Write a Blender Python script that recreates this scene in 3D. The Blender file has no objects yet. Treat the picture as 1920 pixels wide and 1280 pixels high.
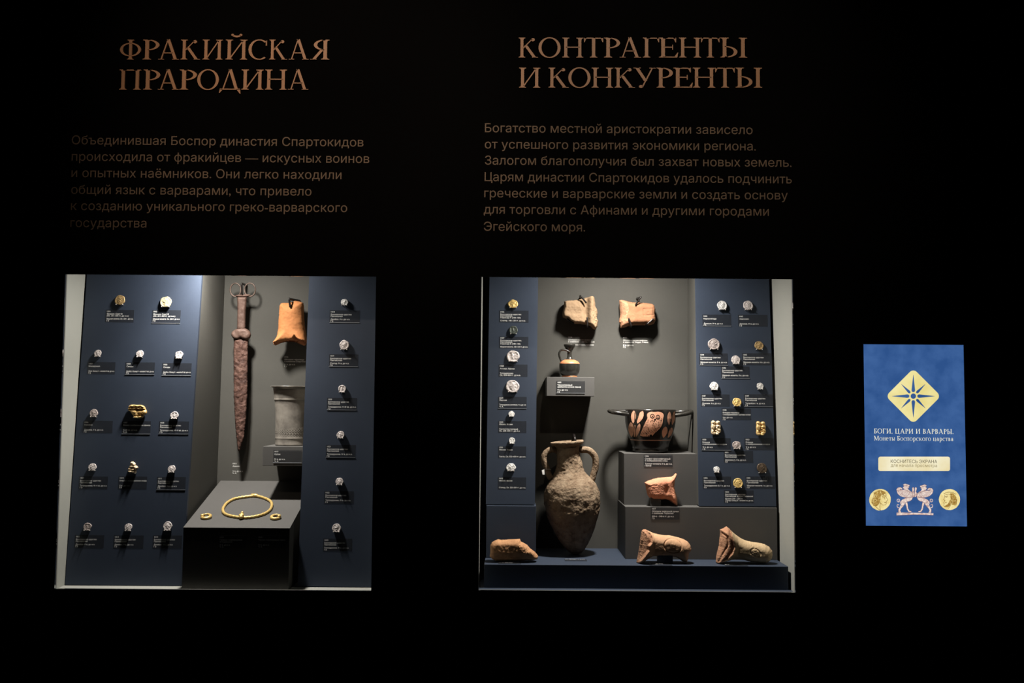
import bpy, math, random
import numpy as np
from mathutils import Matrix, Vector, noise
from mathutils.geometry import delaunay_2d_cdt

S = bpy.context.scene
COL = S.collection

# ------------------------------------------------------------------ camera
F_PX, DIST, EYE = 1867.0, 2.24, 1.60
PITCH, ROLL, YAW = math.radians(3.439), math.radians(0.428), math.radians(0.067)
FWD = Vector((math.sin(YAW) * math.cos(PITCH), math.cos(YAW) * math.cos(PITCH), math.sin(PITCH)))
_r0 = Vector((math.cos(YAW), -math.sin(YAW), 0.0))
_u0 = _r0.cross(FWD)
RIGHT = math.cos(ROLL) * _r0 + math.sin(ROLL) * _u0
UP = math.cos(ROLL) * _u0 - math.sin(ROLL) * _r0
CAM = Vector((0.0, -DIST, EYE))
cam_data = bpy.data.cameras.new('camera')
cam_data.sensor_width = 36.0
cam_data.lens = 36.0 * F_PX / 1920.0
cam_data.clip_start = 0.05
cam = bpy.data.objects.new('camera', cam_data)
cam.matrix_world = Matrix(((RIGHT.x, UP.x, -FWD.x, CAM.x), (RIGHT.y, UP.y, -FWD.y, CAM.y),
                           (RIGHT.z, UP.z, -FWD.z, CAM.z), (0, 0, 0, 1)))
COL.objects.link(cam)
S.camera = cam

# ------------------------------------------------------------------ world, exposure
world = bpy.data.worlds.new('dark_gallery')
world.use_nodes = True
world.node_tree.nodes['Background'].inputs[0].default_value = (0.5, 0.45, 0.4, 1)
world.node_tree.nodes['Background'].inputs[1].default_value = 0.004
S.world = world
S.view_settings.view_transform = 'Standard'
S.view_settings.look = 'None'
S.view_settings.exposure = 0.0
S.view_settings.gamma = 1.0
S.view_settings.use_curve_mapping = False
S.cycles.use_denoising = True
S.cycles.max_bounces = 10
S.cycles.transparent_max_bounces = 24
S.cycles.caustics_reflective = False
S.cycles.caustics_refractive = False
S.cycles.sample_clamp_indirect = 4.0

# ------------------------------------------------------------------ lights
def aim(o, target):
    o.rotation_euler = (Vector(target) - o.location).to_track_quat('-Z', 'Y').to_euler()

def area_light(name, loc, target, size, size_y, power, color, spread=180):
    d = bpy.data.lights.new(name, 'AREA')
    d.shape = 'RECTANGLE'; d.size = size; d.size_y = size_y
    d.energy = power; d.color = color; d.spread = math.radians(spread)
    o = bpy.data.objects.new(name, d); o.location = loc; aim(o, target); COL.objects.link(o)
    return o

def spot_light(name, loc, target, power, color, angle, blend, radius=0.03):
    d = bpy.data.lights.new(name, 'SPOT')
    d.energy = power; d.color = color; d.spot_size = math.radians(angle); d.spot_blend = blend
    d.shadow_soft_size = radius
    o = bpy.data.objects.new(name, d); o.location = loc; aim(o, target); COL.objects.link(o)
    return o

WARM = (1.0, 0.945, 0.87)
# miniature LED spots tucked under each case's ceiling, just behind the front wall
for cx, cy, ty in ((-0.680, 0.028, 0.10), (0.270, 0.052, 0.16)):
    spot_light('case_lamp_wide', (cx, cy, 2.025), (cx, ty, 1.2), 20, WARM, 168, 1.0, 0.028)
    spot_light('case_lamp_narrow', (cx, cy, 2.025), (cx, ty, 1.2), 30, WARM, 92, 1.0, 0.028)
# gallery track spots on the black wall's texts
spot_light('track_spot', (-0.42, -1.5, 3.15), (-0.45, 0.0, 2.30), 46, (1.0, 0.80, 0.64), 40, 1.0)
spot_light('track_spot', (0.30, -1.5, 3.15), (0.30, 0.0, 2.25), 30, (1.0, 0.84, 0.68), 46, 1.0)

# ------------------------------------------------------------------ pixel helpers (photo frame -> a point at a real depth)
def ray(px, py):
    return FWD * F_PX + RIGHT * (px - 960.0) + UP * (640.0 - py)

def W(px, py, Y):
    r = ray(px, py)
    return CAM + r * ((Y + DIST) / r.y)

def on_plane(px, py, P0, n):
    r = ray(px, py)
    return CAM + r * ((Vector(P0) - CAM).dot(n) / r.dot(n))

def PX(Y):                       # metres per photo pixel at depth Y
    return (Y + DIST) / F_PX

# ------------------------------------------------------------------ materials
def lin(r, g, b):
    f = lambda c: (c / 255 / 12.92) if c / 255 <= 0.04045 else ((c / 255 + 0.055) / 1.055) ** 2.4
    return (f(r), f(g), f(b), 1.0)

def new_mat(name):
    m = bpy.data.materials.new(name); m.use_nodes = True
    nt = m.node_tree
    return m, nt, nt.nodes['Principled BSDF']

def plain(name, col, rough=0.5, metal=0.0, spec=0.5):
    m, nt, b = new_mat(name)
    b.inputs['Base Color'].default_value = col
    b.inputs['Roughness'].default_value = rough
    b.inputs['Metallic'].default_value = metal
    b.inputs['Specular IOR Level'].default_value = spec
    return m

def mottled(name, stops, scale=40, rough=0.7, metal=0.0, bump=0.3, bump_scale=None, detail=8, spec=0.4, bump_dist=0.002):
    m, nt, b = new_mat(name)
    tc = nt.nodes.new('ShaderNodeTexCoord')
    n = nt.nodes.new('ShaderNodeTexNoise'); n.inputs['Scale'].default_value = scale
    n.inputs['Detail'].default_value = detail; n.inputs['Roughness'].default_value = 0.65
    nt.links.new(tc.outputs['Object'], n.inputs['Vector'])
    r = nt.nodes.new('ShaderNodeValToRGB')
    els = r.color_ramp.elements
    els[0].position, els[0].color = stops[0]
    els[1].position, els[1].color = stops[-1]
    for p, c in stops[1:-1]:
        e = els.new(p); e.color = c
    nt.links.new(n.outputs['Fac'], r.inputs['Fac'])
    nt.links.new(r.outputs['Color'], b.inputs['Base Color'])
    b.inputs['Roughness'].default_value = rough
    b.inputs['Metallic'].default_value = metal
    b.inputs['Specular IOR Level'].default_value = spec
    if bump:
        n2 = nt.nodes.new('ShaderNodeTexNoise'); n2.inputs['Scale'].default_value = bump_scale or scale * 4
        n2.inputs['Detail'].default_value = 6
        nt.links.new(tc.outputs['Object'], n2.inputs['Vector'])
        bp = nt.nodes.new('ShaderNodeBump'); bp.inputs['Strength'].default_value = bump
        bp.inputs['Distance'].default_value = bump_dist
        nt.links.new(n2.outputs['Fac'], bp.inputs['Height'])
        nt.links.new(bp.outputs['Normal'], b.inputs['Normal'])
    return m

def glowing(name, col, strength=1.0, noise_amount=0.0, scale=30, col2=None):
    m = bpy.data.materials.new(name); m.use_nodes = True
    nt = m.node_tree; nt.nodes.clear()
    out = nt.nodes.new('ShaderNodeOutputMaterial'); e = nt.nodes.new('ShaderNodeEmission')
    e.inputs['Color'].default_value = col; e.inputs['Strength'].default_value = strength
    if col2:
        tc = nt.nodes.new('ShaderNodeTexCoord'); n = nt.nodes.new('ShaderNodeTexNoise')
        n.inputs['Scale'].default_value = scale; n.inputs['Detail'].default_value = 7
        nt.links.new(tc.outputs['Object'], n.inputs['Vector'])
        r = nt.nodes.new('ShaderNodeValToRGB')
        r.color_ramp.elements[0].position = 0.35; r.color_ramp.elements[0].color = col2
        r.color_ramp.elements[1].position = 0.65; r.color_ramp.elements[1].color = col
        nt.links.new(n.outputs['Fac'], r.inputs['Fac']); nt.links.new(r.outputs['Color'], e.inputs['Color'])
    nt.links.new(e.outputs[0], out.inputs['Surface'])
    return m

def clear_glass(name, tint=(1, 1, 1, 1)):
    m = bpy.data.materials.new(name); m.use_nodes = True
    nt = m.node_tree; nt.nodes.clear()
    out = nt.nodes.new('ShaderNodeOutputMaterial')
    tr = nt.nodes.new('ShaderNodeBsdfTransparent'); tr.inputs['Color'].default_value = tint
    gl = nt.nodes.new('ShaderNodeBsdfGlossy'); gl.inputs['Roughness'].default_value = 0.02
    fr = nt.nodes.new('ShaderNodeFresnel'); fr.inputs['IOR'].default_value = 1.3
    mx = nt.nodes.new('ShaderNodeMixShader')
    nt.links.new(fr.outputs[0], mx.inputs[0]); nt.links.new(tr.outputs[0], mx.inputs[1])
    nt.links.new(gl.outputs[0], mx.inputs[2]); nt.links.new(mx.outputs[0], out.inputs['Surface'])
    return m

def film(name, col, opacity, rough):
    m = bpy.data.materials.new(name); m.use_nodes = True
    nt = m.node_tree; b = nt.nodes['Principled BSDF']; out = nt.nodes['Material Output']
    b.inputs['Base Color'].default_value = col; b.inputs['Roughness'].default_value = rough
    tr = nt.nodes.new('ShaderNodeBsdfTransparent'); mx = nt.nodes.new('ShaderNodeMixShader')
    mx.inputs[0].default_value = opacity
    nt.links.new(tr.outputs[0], mx.inputs[1]); nt.links.new(b.outputs[0], mx.inputs[2])
    nt.links.new(mx.outputs[0], out.inputs['Surface'])
    return m

M = {}
M['black_wall'] = mottled('black_paint', [(0.3, (0.0022, 0.0020, 0.0020, 1)), (0.7, (0.0032, 0.0028, 0.0026, 1))], 3, 0.85, bump=0.05, spec=0.05)
M['dark_floor'] = mottled('dark_floor', [(0.3, (0.012, 0.011, 0.010, 1)), (0.7, (0.018, 0.016, 0.015, 1))], 6, 0.5, bump=0.05)
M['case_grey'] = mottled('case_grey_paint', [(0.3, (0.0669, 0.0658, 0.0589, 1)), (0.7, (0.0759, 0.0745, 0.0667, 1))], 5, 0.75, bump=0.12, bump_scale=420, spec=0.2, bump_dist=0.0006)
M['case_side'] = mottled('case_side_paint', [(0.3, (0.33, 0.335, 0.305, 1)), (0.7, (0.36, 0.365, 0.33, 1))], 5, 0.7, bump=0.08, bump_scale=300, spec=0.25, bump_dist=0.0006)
M['block_grey'] = mottled('block_grey_paint', [(0.3, (0.0809, 0.0790, 0.0757, 1)), (0.7, (0.0906, 0.0885, 0.0845, 1))], 8, 0.7, bump=0.1, bump_scale=420, spec=0.25, bump_dist=0.0006)
M['navy'] = mottled('navy_paint', [(0.3, (0.0281, 0.0390, 0.0623, 1)), (0.7, (0.0338, 0.0470, 0.0730, 1))], 7, 0.55, bump=0.12, bump_scale=500, spec=0.35, bump_dist=0.0006)
M['frame'] = plain('brushed_frame', (0.20, 0.20, 0.185, 1), 0.45, 0.3)
M['glass'] = clear_glass('clear_pane')
M['title'] = plain('copper_letters', lin(214, 160, 118), 0.5, 0.0)
M['body_text'] = plain('grey_brown_print', lin(150, 128, 108), 0.7, 0.0, 0.2)
M['plate'] = film('caption_film', (0.028, 0.031, 0.037, 1), 0.30, 0.40)
M['plate_edge_glow'] = plain('caption_edge_glow', (0.30, 0.32, 0.35, 1), 0.3)  # pale colour stands in for light glowing in the plate's bottom edge
M['caption'] = plain('white_print', (0.95, 0.95, 0.93, 1), 0.6, 0.0, 0.2)
M['rod'] = plain('dark_rod', (0.016, 0.013, 0.012, 1), 0.28, 0.4)
M['pin'] = plain('pale_pin', (0.62, 0.58, 0.54, 1), 0.35, 0.2)
def coin_mat(name, c, metal=0.12, rough=0.42):
    d = tuple(x * 0.30 for x in c[:3]) + (1,)
    return mottled(name, [(0.36, d), (0.56, c)], 420, rough, metal, bump=0.8, bump_scale=700, bump_dist=0.0006)
M['silver'] = coin_mat('worn_silver', (0.6720, 0.6080, 0.5880, 1))
M['silver_bright'] = coin_mat('bright_silver', (0.7820, 0.7650, 0.7395, 1))
M['silver_dark'] = coin_mat('tarnished_silver', (0.4176, 0.3528, 0.3312, 1))
M['gold'] = coin_mat('yellow_gold', (0.95, 0.66, 0.24, 1), 0.4, 0.36)
M['gold_pale'] = coin_mat('pale_gold', (0.6880, 0.5920, 0.3760, 1), 0.25, 0.4)
M['bronze'] = coin_mat('brown_bronze', (0.46, 0.31, 0.14, 1), 0.3)
M['bronze_dark'] = coin_mat('dark_bronze', (0.10, 0.07, 0.045, 1), 0.4)
M['bronze_green'] = coin_mat('green_black_bronze', (0.085, 0.10, 0.085, 1), 0.4)
M['gold_plaque'] = mottled('gold_leaf', [(0.3, (0.62, 0.36, 0.12, 1)), (0.62, (0.96, 0.68, 0.30, 1))], 160, 0.36, 0.45, bump=0.25, bump_scale=500, bump_dist=0.0006)
M['gold_plaque_pale'] = mottled('pale_gold_leaf', [(0.3, (0.50, 0.36, 0.22, 1)), (0.62, (0.88, 0.70, 0.46, 1))], 200, 0.42, 0.3, bump=0.25, bump_scale=500, bump_dist=0.0006)
M['gold_wire'] = mottled('gold_wire', [(0.3, (0.5600, 0.3572, 0.0960, 1)), (0.62, (0.7680, 0.5624, 0.2160, 1))], 220, 0.38, 0.35, bump=0.3, bump_scale=700, bump_dist=0.0005)
M['rust'] = mottled('rusted_iron', [(0.3, (0.0298, 0.0134, 0.0104, 1)), (0.5, (0.0769, 0.0367, 0.0268, 1)), (0.7, (0.1339, 0.0739, 0.0562, 1))], 75, 0.72, 0.15, bump=0.8, bump_scale=260, bump_dist=0.0018)
M['rust_smooth'] = mottled('brown_iron', [(0.3, (0.0672, 0.0366, 0.0280, 1)), (0.7, (0.1389, 0.0853, 0.0660, 1))], 60, 0.62, 0.2, bump=0.4, bump_scale=220, bump_dist=0.0012)
M['pewter'] = mottled('dull_silver', [(0.3, (0.15, 0.135, 0.12, 1)), (0.52, (0.30, 0.275, 0.24, 1)), (0.72, (0.40, 0.365, 0.32, 1))], 26, 0.36, 0.4, bump=0.15, bump_scale=120)
M['clay_orange'] = mottled('orange_clay', [(0.3, (0.3713, 0.1403, 0.0444, 1)), (0.7, (0.4641, 0.1880, 0.0655, 1))], 45, 0.82, 0, bump=0.25, bump_scale=260)
M['clay_orange_break'] = mottled('orange_clay_break', [(0.3, (0.2880, 0.1000, 0.0400, 1)), (0.7, (0.4400, 0.1760, 0.0800, 1))], 120, 0.9, 0, bump=0.8, bump_scale=300)
M['clay_beige'] = mottled('beige_clay', [(0.3, (0.2420, 0.1566, 0.0889, 1)), (0.7, (0.3025, 0.2034, 0.1198, 1))], 50, 0.85, 0, bump=0.4, bump_scale=260)
M['clay_salmon'] = mottled('salmon_clay', [(0.3, (0.2727, 0.1174, 0.0578, 1)), (0.7, (0.3364, 0.1604, 0.0815, 1))], 50, 0.85, 0, bump=0.25, bump_scale=260)
M['clay_red'] = mottled('red_clay', [(0.3, (0.58, 0.21, 0.12, 1)), (0.7, (0.75, 0.34, 0.20, 1))], 50, 0.85, 0, bump=0.3, bump_scale=260)
M['clay_pale'] = mottled('pale_clay', [(0.3, (0.4988, 0.2774, 0.1518, 1)), (0.7, (0.6364, 0.3800, 0.2178, 1))], 45, 0.85, 0, bump=0.3, bump_scale=260)
M['clay_tan'] = mottled('tan_clay', [(0.3, (0.4940, 0.3510, 0.1968, 1)), (0.7, (0.6460, 0.4770, 0.2788, 1))], 45, 0.85, 0, bump=0.3, bump_scale=260)
M['clay_brown'] = mottled('brown_clay', [(0.3, (0.34, 0.165, 0.075, 1)), (0.7, (0.56, 0.30, 0.145, 1))], 55, 0.88, 0, bump=0.6, bump_scale=220)
M['clay_break'] = mottled('salmon_clay_break', [(0.3, (0.3750, 0.1800, 0.0975, 1)), (0.7, (0.4950, 0.2700, 0.1575, 1))], 110, 0.9, 0, bump=0.8, bump_scale=260)
M['encrusted'] = mottled('encrusted_clay', [(0.28, (0.0642, 0.0392, 0.0250, 1)), (0.42, (0.1925, 0.1355, 0.0891, 1)), (0.7, (0.2995, 0.2282, 0.1569, 1))], 55, 0.95, 0, bump=0.9, bump_scale=190, bump_dist=0.003, spec=0.1)
M['glaze'] = mottled('black_glaze', [(0.3, (0.006, 0.005, 0.004, 1)), (0.75, (0.022, 0.018, 0.015, 1))], 70, 0.24, 0, bump=0.08, bump_scale=200, spec=0.7)
M['glaze_sheen'] = mottled('metallic_black_glaze', [(0.3, (0.020, 0.019, 0.016, 1)), (0.75, (0.045, 0.042, 0.036, 1))], 40, 0.22, 0.35, bump=0.05, bump_scale=200, spec=0.9)
M['glaze_red'] = mottled('reserved_red_clay', [(0.3, (0.6970, 0.3379, 0.2059, 1)), (0.7, (0.9082, 0.4963, 0.3274, 1))], 80, 0.55, 0, bump=0.1, bump_scale=240)
M['glaze_orange'] = mottled('reserved_orange_clay', [(0.3, (0.3696, 0.1300, 0.0552, 1)), (0.7, (0.4752, 0.1872, 0.0874, 1))], 60, 0.4, 0, bump=0.1, bump_scale=240)
M['rust_ring'] = mottled('dark_brown_iron', [(0.3, (0.045, 0.034, 0.028, 1)), (0.7, (0.15, 0.105, 0.085, 1))], 90, 0.5, 0.35, bump=0.3, bump_scale=260, bump_dist=0.001)
M['paper'] = plain('white_paper', (0.75, 0.74, 0.72, 1), 0.8)

# ------------------------------------------------------------------ mesh builder
class MB:
    def __init__(self):
        self.v, self.f, self.m, self.sm = [], [], [], []

    def add(self, verts, faces, mat=0, smooth=False):
        b = len(self.v)
        self.v += [Vector(p) for p in verts]
        for i, fc in enumerate(faces):
            self.f.append(tuple(b + k for k in fc))
            self.m.append(mat[i] if isinstance(mat, (list, tuple)) else mat)
            self.sm.append(smooth)
        return self

    def hexa(self, p, mat=0):      # p: 4 front corners (TL,TR,BR,BL) then 4 back corners
        return self.add(p, [(3, 2, 1, 0), (4, 5, 6, 7), (0, 1, 5, 4), (1, 2, 6, 5), (2, 3, 7, 6), (3, 0, 4, 7)], mat)

    def box(self, x0, x1, y0, y1, z0, z1, mat=0):
        return self.hexa([(x0, y0, z1), (x1, y0, z1), (x1, y0, z0), (x0, y0, z0),
                          (x0, y1, z1), (x1, y1, z1), (x1, y1, z0), (x0, y1, z0)], mat)

    def prism(self, poly, z0, z1, mat=0, to=None):   # poly in local xy, extruded along z; to(x,y,z) maps to 3-D
        to = to or (lambda x, y, z: (x, y, z))
        n = len(poly)
        if sum(poly[i][0] * poly[(i + 1) % n][1] - poly[(i + 1) % n][0] * poly[i][1] for i in range(n)) < 0:
            poly = poly[::-1]
        vs = [to(x, y, z0) for x, y in poly] + [to(x, y, z1) for x, y in poly]
        fs = [tuple(range(n, 2 * n)), tuple(range(n - 1, -1, -1))]
        fs += [(i, (i + 1) % n, n + (i + 1) % n, n + i) for i in range(n)]
        return self.add(vs, fs, mat)

    def tube(self, path, rad, seg=10, mat=0, closed=False, squash=1.0, bump=None):
        path = [Vector(p) for p in path]; n = len(path)
        rads = rad if isinstance(rad, (list, tuple)) else [rad] * n
        vs, fs = [], []
        t0 = (path[1] - path[0]).normalized()
        u = t0.orthogonal().normalized()
        if abs(t0.y) < 0.9:
            u = (Vector((0, 1, 0)) - t0 * t0.y).normalized()
        for i in range(n):
            a, b = path[i - 1] if (i or closed) else path[0], path[(i + 1) % n] if (i < n - 1 or closed) else path[-1]
            t = (b - a).normalized()
            u = (u - t * u.dot(t)).normalized()
            w = t.cross(u)
            for k in range(seg):
                an = 2 * math.pi * k / seg
                r = rads[i] * (bump(i, k) if bump else 1.0)
                vs.append(path[i] + (u * math.cos(an) * squash + w * math.sin(an)) * r)
        for i in range(n if closed else n - 1):
            j = (i + 1) % n
            for k in range(seg):
                k2 = (k + 1) % seg
                fs.append((i * seg + k, i * seg + k2, j * seg + k2, j * seg + k))
        if not closed:
            for i, e in ((0, -1), (n - 1, 1)):
                t = (path[1] - path[0]).normalized() if i == 0 else (path[-1] - path[-2]).normalized()
                vs.append(path[i] + t * e * rads[i] * 0.7)
                c = len(vs) - 1
                for k in range(seg):
                    k2 = (k + 1) % seg
                    fs.append((i * seg + k2, i * seg + k, c) if e < 0 else (i * seg + k, i * seg + k2, c))
        return self.add(vs, fs, mat, True)

    def lathe(self, prof, seg=48, mats=None, center=(0, 0), wob=None):   # prof: (radius, z) from top to bottom
        vs, fs, ms = [], [], []
        for i, (r, z) in enumerate(prof):
            for k in range(seg):
                a = 2 * math.pi * k / seg
                d = wob(a, z, r) if wob else 0
                vs.append((center[0] + (r + d) * math.cos(a), center[1] + (r + d) * math.sin(a), z))
        for i in range(len(prof) - 1):
            for k in range(seg):
                k2 = (k + 1) % seg
                fs.append((i * seg + k, (i + 1) * seg + k, (i + 1) * seg + k2, i * seg + k2))
                ms.append(mats[i] if mats else 0)
        n = len(prof)
        fs.append(tuple(range(seg))); ms.append(mats[0] if mats else 0)
        fs.append(tuple((n - 1) * seg + k for k in range(seg - 1, -1, -1))); ms.append(mats[-1] if mats else 0)
        return self.add(vs, fs, ms, True)

    def ball(self, c, rx, ry, rz, seg=10, rings=7, mat=0):
        vs, fs = [(c[0], c[1], c[2] + rz)], []
        for i in range(1, rings):
            p = math.pi * i / rings
            for k in range(seg):
                a = 2 * math.pi * k / seg
                vs.append((c[0] + rx * math.sin(p) * math.cos(a), c[1] + ry * math.sin(p) * math.sin(a), c[2] + rz * math.cos(p)))
        vs.append((c[0], c[1], c[2] - rz))
        for k in range(seg):
            k2 = (k + 1) % seg
            fs.append((0, 1 + k, 1 + k2))
            for i in range(rings - 2):
                fs.append((1 + i * seg + k, 1 + (i + 1) * seg + k, 1 + (i + 1) * seg + k2, 1 + i * seg + k2))
            fs.append((1 + (rings - 2) * seg + k, len(vs) - 1, 1 + (rings - 2) * seg + k2))
        return self.add(vs, fs, mat, True)

    def xform(self, mat4):
        self.v = [mat4 @ p for p in self.v]; return self

    def build(self, name, mats, parent=None, world=True):
        me = bpy.data.meshes.new(name)
        vs = self.v
        if parent is not None and world:
            inv = MW[parent.name].inverted(); vs = [inv @ p for p in vs]
        me.from_pydata([tuple(p) for p in vs], [], self.f)
        for m in (mats if isinstance(mats, (list, tuple)) else [mats]):
            me.materials.append(m)
        me.polygons.foreach_set('material_index', self.m)
        me.polygons.foreach_set('use_smooth', self.sm)
        me.update()
        o = bpy.data.objects.new(name, me); COL.objects.link(o)
        if parent is not None:
            o.parent = parent
            MW[o.name] = MW[parent.name].copy()
        else:
            MW[o.name] = Matrix.Identity(4)
        return o

MW = {}
def tag(o, label, cat, group=None):
    o['label'] = label; o['category'] = cat
    if group: o['group'] = group
    return o

def thing(name, label, cat, mat=None, group=None):
    o = bpy.data.objects.new(name, None); COL.objects.link(o)
    o.empty_display_size = 0.01
    mat = mat.copy() if isinstance(mat, Matrix) else Matrix.Translation(Vector(mat or (0, 0, 0)))
    o.matrix_world = mat; MW[o.name] = mat
    return tag(o, label, cat, group)

def structure(name, mb, mat):
    o = mb.build(name, mat); o['kind'] = 'structure'; return o

def frame_mat(origin, x, y):
    x = Vector(x).normalized(); y = Vector(y).normalized(); z = x.cross(y)
    return Matrix(((x.x, y.x, z.x, origin[0]), (x.y, y.y, z.y, origin[1]), (x.z, y.z, z.z, origin[2]), (0, 0, 0, 1)))

class Plane:                      # a facing board: depth Y grows with height by k (it leans back)
    def __init__(self, P0, k):
        self.P0 = Vector(P0); self.k = k
        self.n = Vector((0, -1, k)).normalized()
        self.up = Vector((0, k, 1)).normalized()
    def at(self, px, py): return on_plane(px, py, self.P0, self.n)
    def Y(self, z): return self.P0.y + (z - self.P0.z) * self.k
    def frame(self, px, py): return frame_mat(self.at(px, py), (1, 0, 0), self.up)

# ------------------------------------------------------------------ lettering
def text_geo(body, size, res=1, weight=0.0):
    """outline of the text, filled by non-zero winding (its contours may overlap)"""
    c = bpy.data.curves.new('t', 'FONT'); c.body = body; c.size = 1.0; c.resolution_u = res; c.fill_mode = 'NONE'; c.offset = weight
    o = bpy.data.objects.new('t', c); me = o.to_mesh()
    co = [v.co.copy() for v in me.vertices]; nxt = {e.vertices[0]: e.vertices[1] for e in me.edges}
    o.to_mesh_clear(); bpy.data.objects.remove(o); bpy.data.curves.remove(c)
    seen, loops = set(), []
    for st in sorted(nxt):
        lp, cur = [], st
        while cur in nxt and cur not in seen:
            seen.add(cur); lp.append(co[cur]); cur = nxt[cur]
        if len(lp) > 2: loops.append(lp)
    loops.sort(key=lambda l: min(p.x for p in l))
    groups = []
    for l in loops:                                  # loops that share a span of x belong to one letter
        x0, x1 = min(p.x for p in l), max(p.x for p in l)
        if groups and x0 < groups[-1][1]: groups[-1][0].append(l); groups[-1][1] = max(x1, groups[-1][1])
        else: groups.append([[l], x1])
    vs, fs = [], []
    for grp, _ in groups:
        pts, edges, segs = [], [], []
        for l in grp:
            n0 = len(pts); pts += [Vector((p.x, p.y)) for p in l]
            for i in range(len(l)):
                edges.append((n0 + i, n0 + (i + 1) % len(l))); a, b = l[i], l[(i + 1) % len(l)]; segs.append((a.x, a.y, b.x, b.y))
        v, _e, f, *_r = delaunay_2d_cdt(pts, edges, [], 0, 1e-6)
        base = len(vs); vs += [Vector((p[0] * size, p[1] * size, 0)) for p in v]
        for t in f:
            cx = sum(v[k][0] for k in t) / 3; cy = sum(v[k][1] for k in t) / 3; wn = 0
            for ax, ay, bx, by in segs:
                if ay <= cy < by:
                    if (bx - ax) * (cy - ay) - (cx - ax) * (by - ay) > 0: wn += 1
                elif by <= cy < ay:
                    if (bx - ax) * (cy - ay) - (cx - ax) * (by - ay) < 0: wn -= 1
            if wn:
                A, B, C = (v[k] for k in t)
                fs.append(tuple(base + k for k in (t if (B[0] - A[0]) * (C[1] - A[1]) - (C[0] - A[0]) * (B[1] - A[1]) > 0 else t[::-1])))
    return vs, fs

def text_line(mb, body, x, y, size, z=0.0, width=None, maxw=None, res=1, weight=0.0, mat=0):
    vs, fs = text_geo(body, size, res, weight)
    if not vs: return
    x0 = min(v.x for v in vs); w = max(v.x for v in vs) - x0
    k = width / w if width else (maxw / w if maxw and w > maxw else 1.0)
    mb.add([(x + (v.x - x0) * k, y + v.y, z) for v in vs], fs, mat)

# old-style capitals with serifs, drawn from stems, bowls and hairlines; cap height = 1
SW = 0.13
def g_stem(x, w=SW, y0=0.0, y1=1.0, sb=True, st=True, o=0.085):
    L, R = x - w / 2, x + w / 2
    p = [(L - o, y0), (R + o, y0), (R + o, y0 + .028), (R + .02, y0 + .05), (R, y0 + .12)] if sb else [(L, y0), (R, y0)]
    p += [(R, y1 - .12), (R + .02, y1 - .05), (R + o, y1 - .028), (R + o, y1), (L - o, y1), (L - o, y1 - .028), (L - .02, y1 - .05), (L, y1 - .12)] if st else [(R, y1), (L, y1)]
    if sb: p += [(L, y0 + .12), (L - .02, y0 + .05), (L - o, y0 + .028)]
    return [p]
def g_bar(x0, x1, y, t=.045): return [[(x0, y - t / 2), (x1, y - t / 2), (x1, y + t / 2), (x0, y + t / 2)]]
def g_diag(xa, ya, xb, yb, t): return [[(xa - t / 2, ya), (xa + t / 2, ya), (xb + t / 2, yb), (xb - t / 2, yb)]]
def g_foot(x, w, y=0.0): return [[(x - w / 2, y), (x + w / 2, y), (x + w / 2, y + .03), (x - w / 2, y + .03)]]
def g_ring(cx, cy, rx, ry, tx, ty, a0=0, a1=360, n=28):
    out = []
    halves = [(a0, a1)] if a1 - a0 < 300 else [(a0, (a0 + a1) / 2), ((a0 + a1) / 2, a1)]
    for b0, b1 in halves:
        an = [math.radians(b0 + (b1 - b0) * i / n) for i in range(n + 1)]
        out.append([(cx + rx * math.cos(a), cy + ry * math.sin(a)) for a in an] +
                   [(cx + (rx - tx) * math.cos(a), cy + (ry - ty) * math.sin(a)) for a in reversed(an)])
    return out
def g_hang(x, y, s=1): return [[(x, y), (x, y - .24), (x - .03 * s, y - .22), (x - .09 * s, y - .045), (x - .09 * s, y)]]
def g_rise(x, y, s=1): return [[(x, y), (x + .03 * s, y + .26), (x, y + .24), (x - .10 * s, y + .045), (x - .10 * s, y)]]

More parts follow.
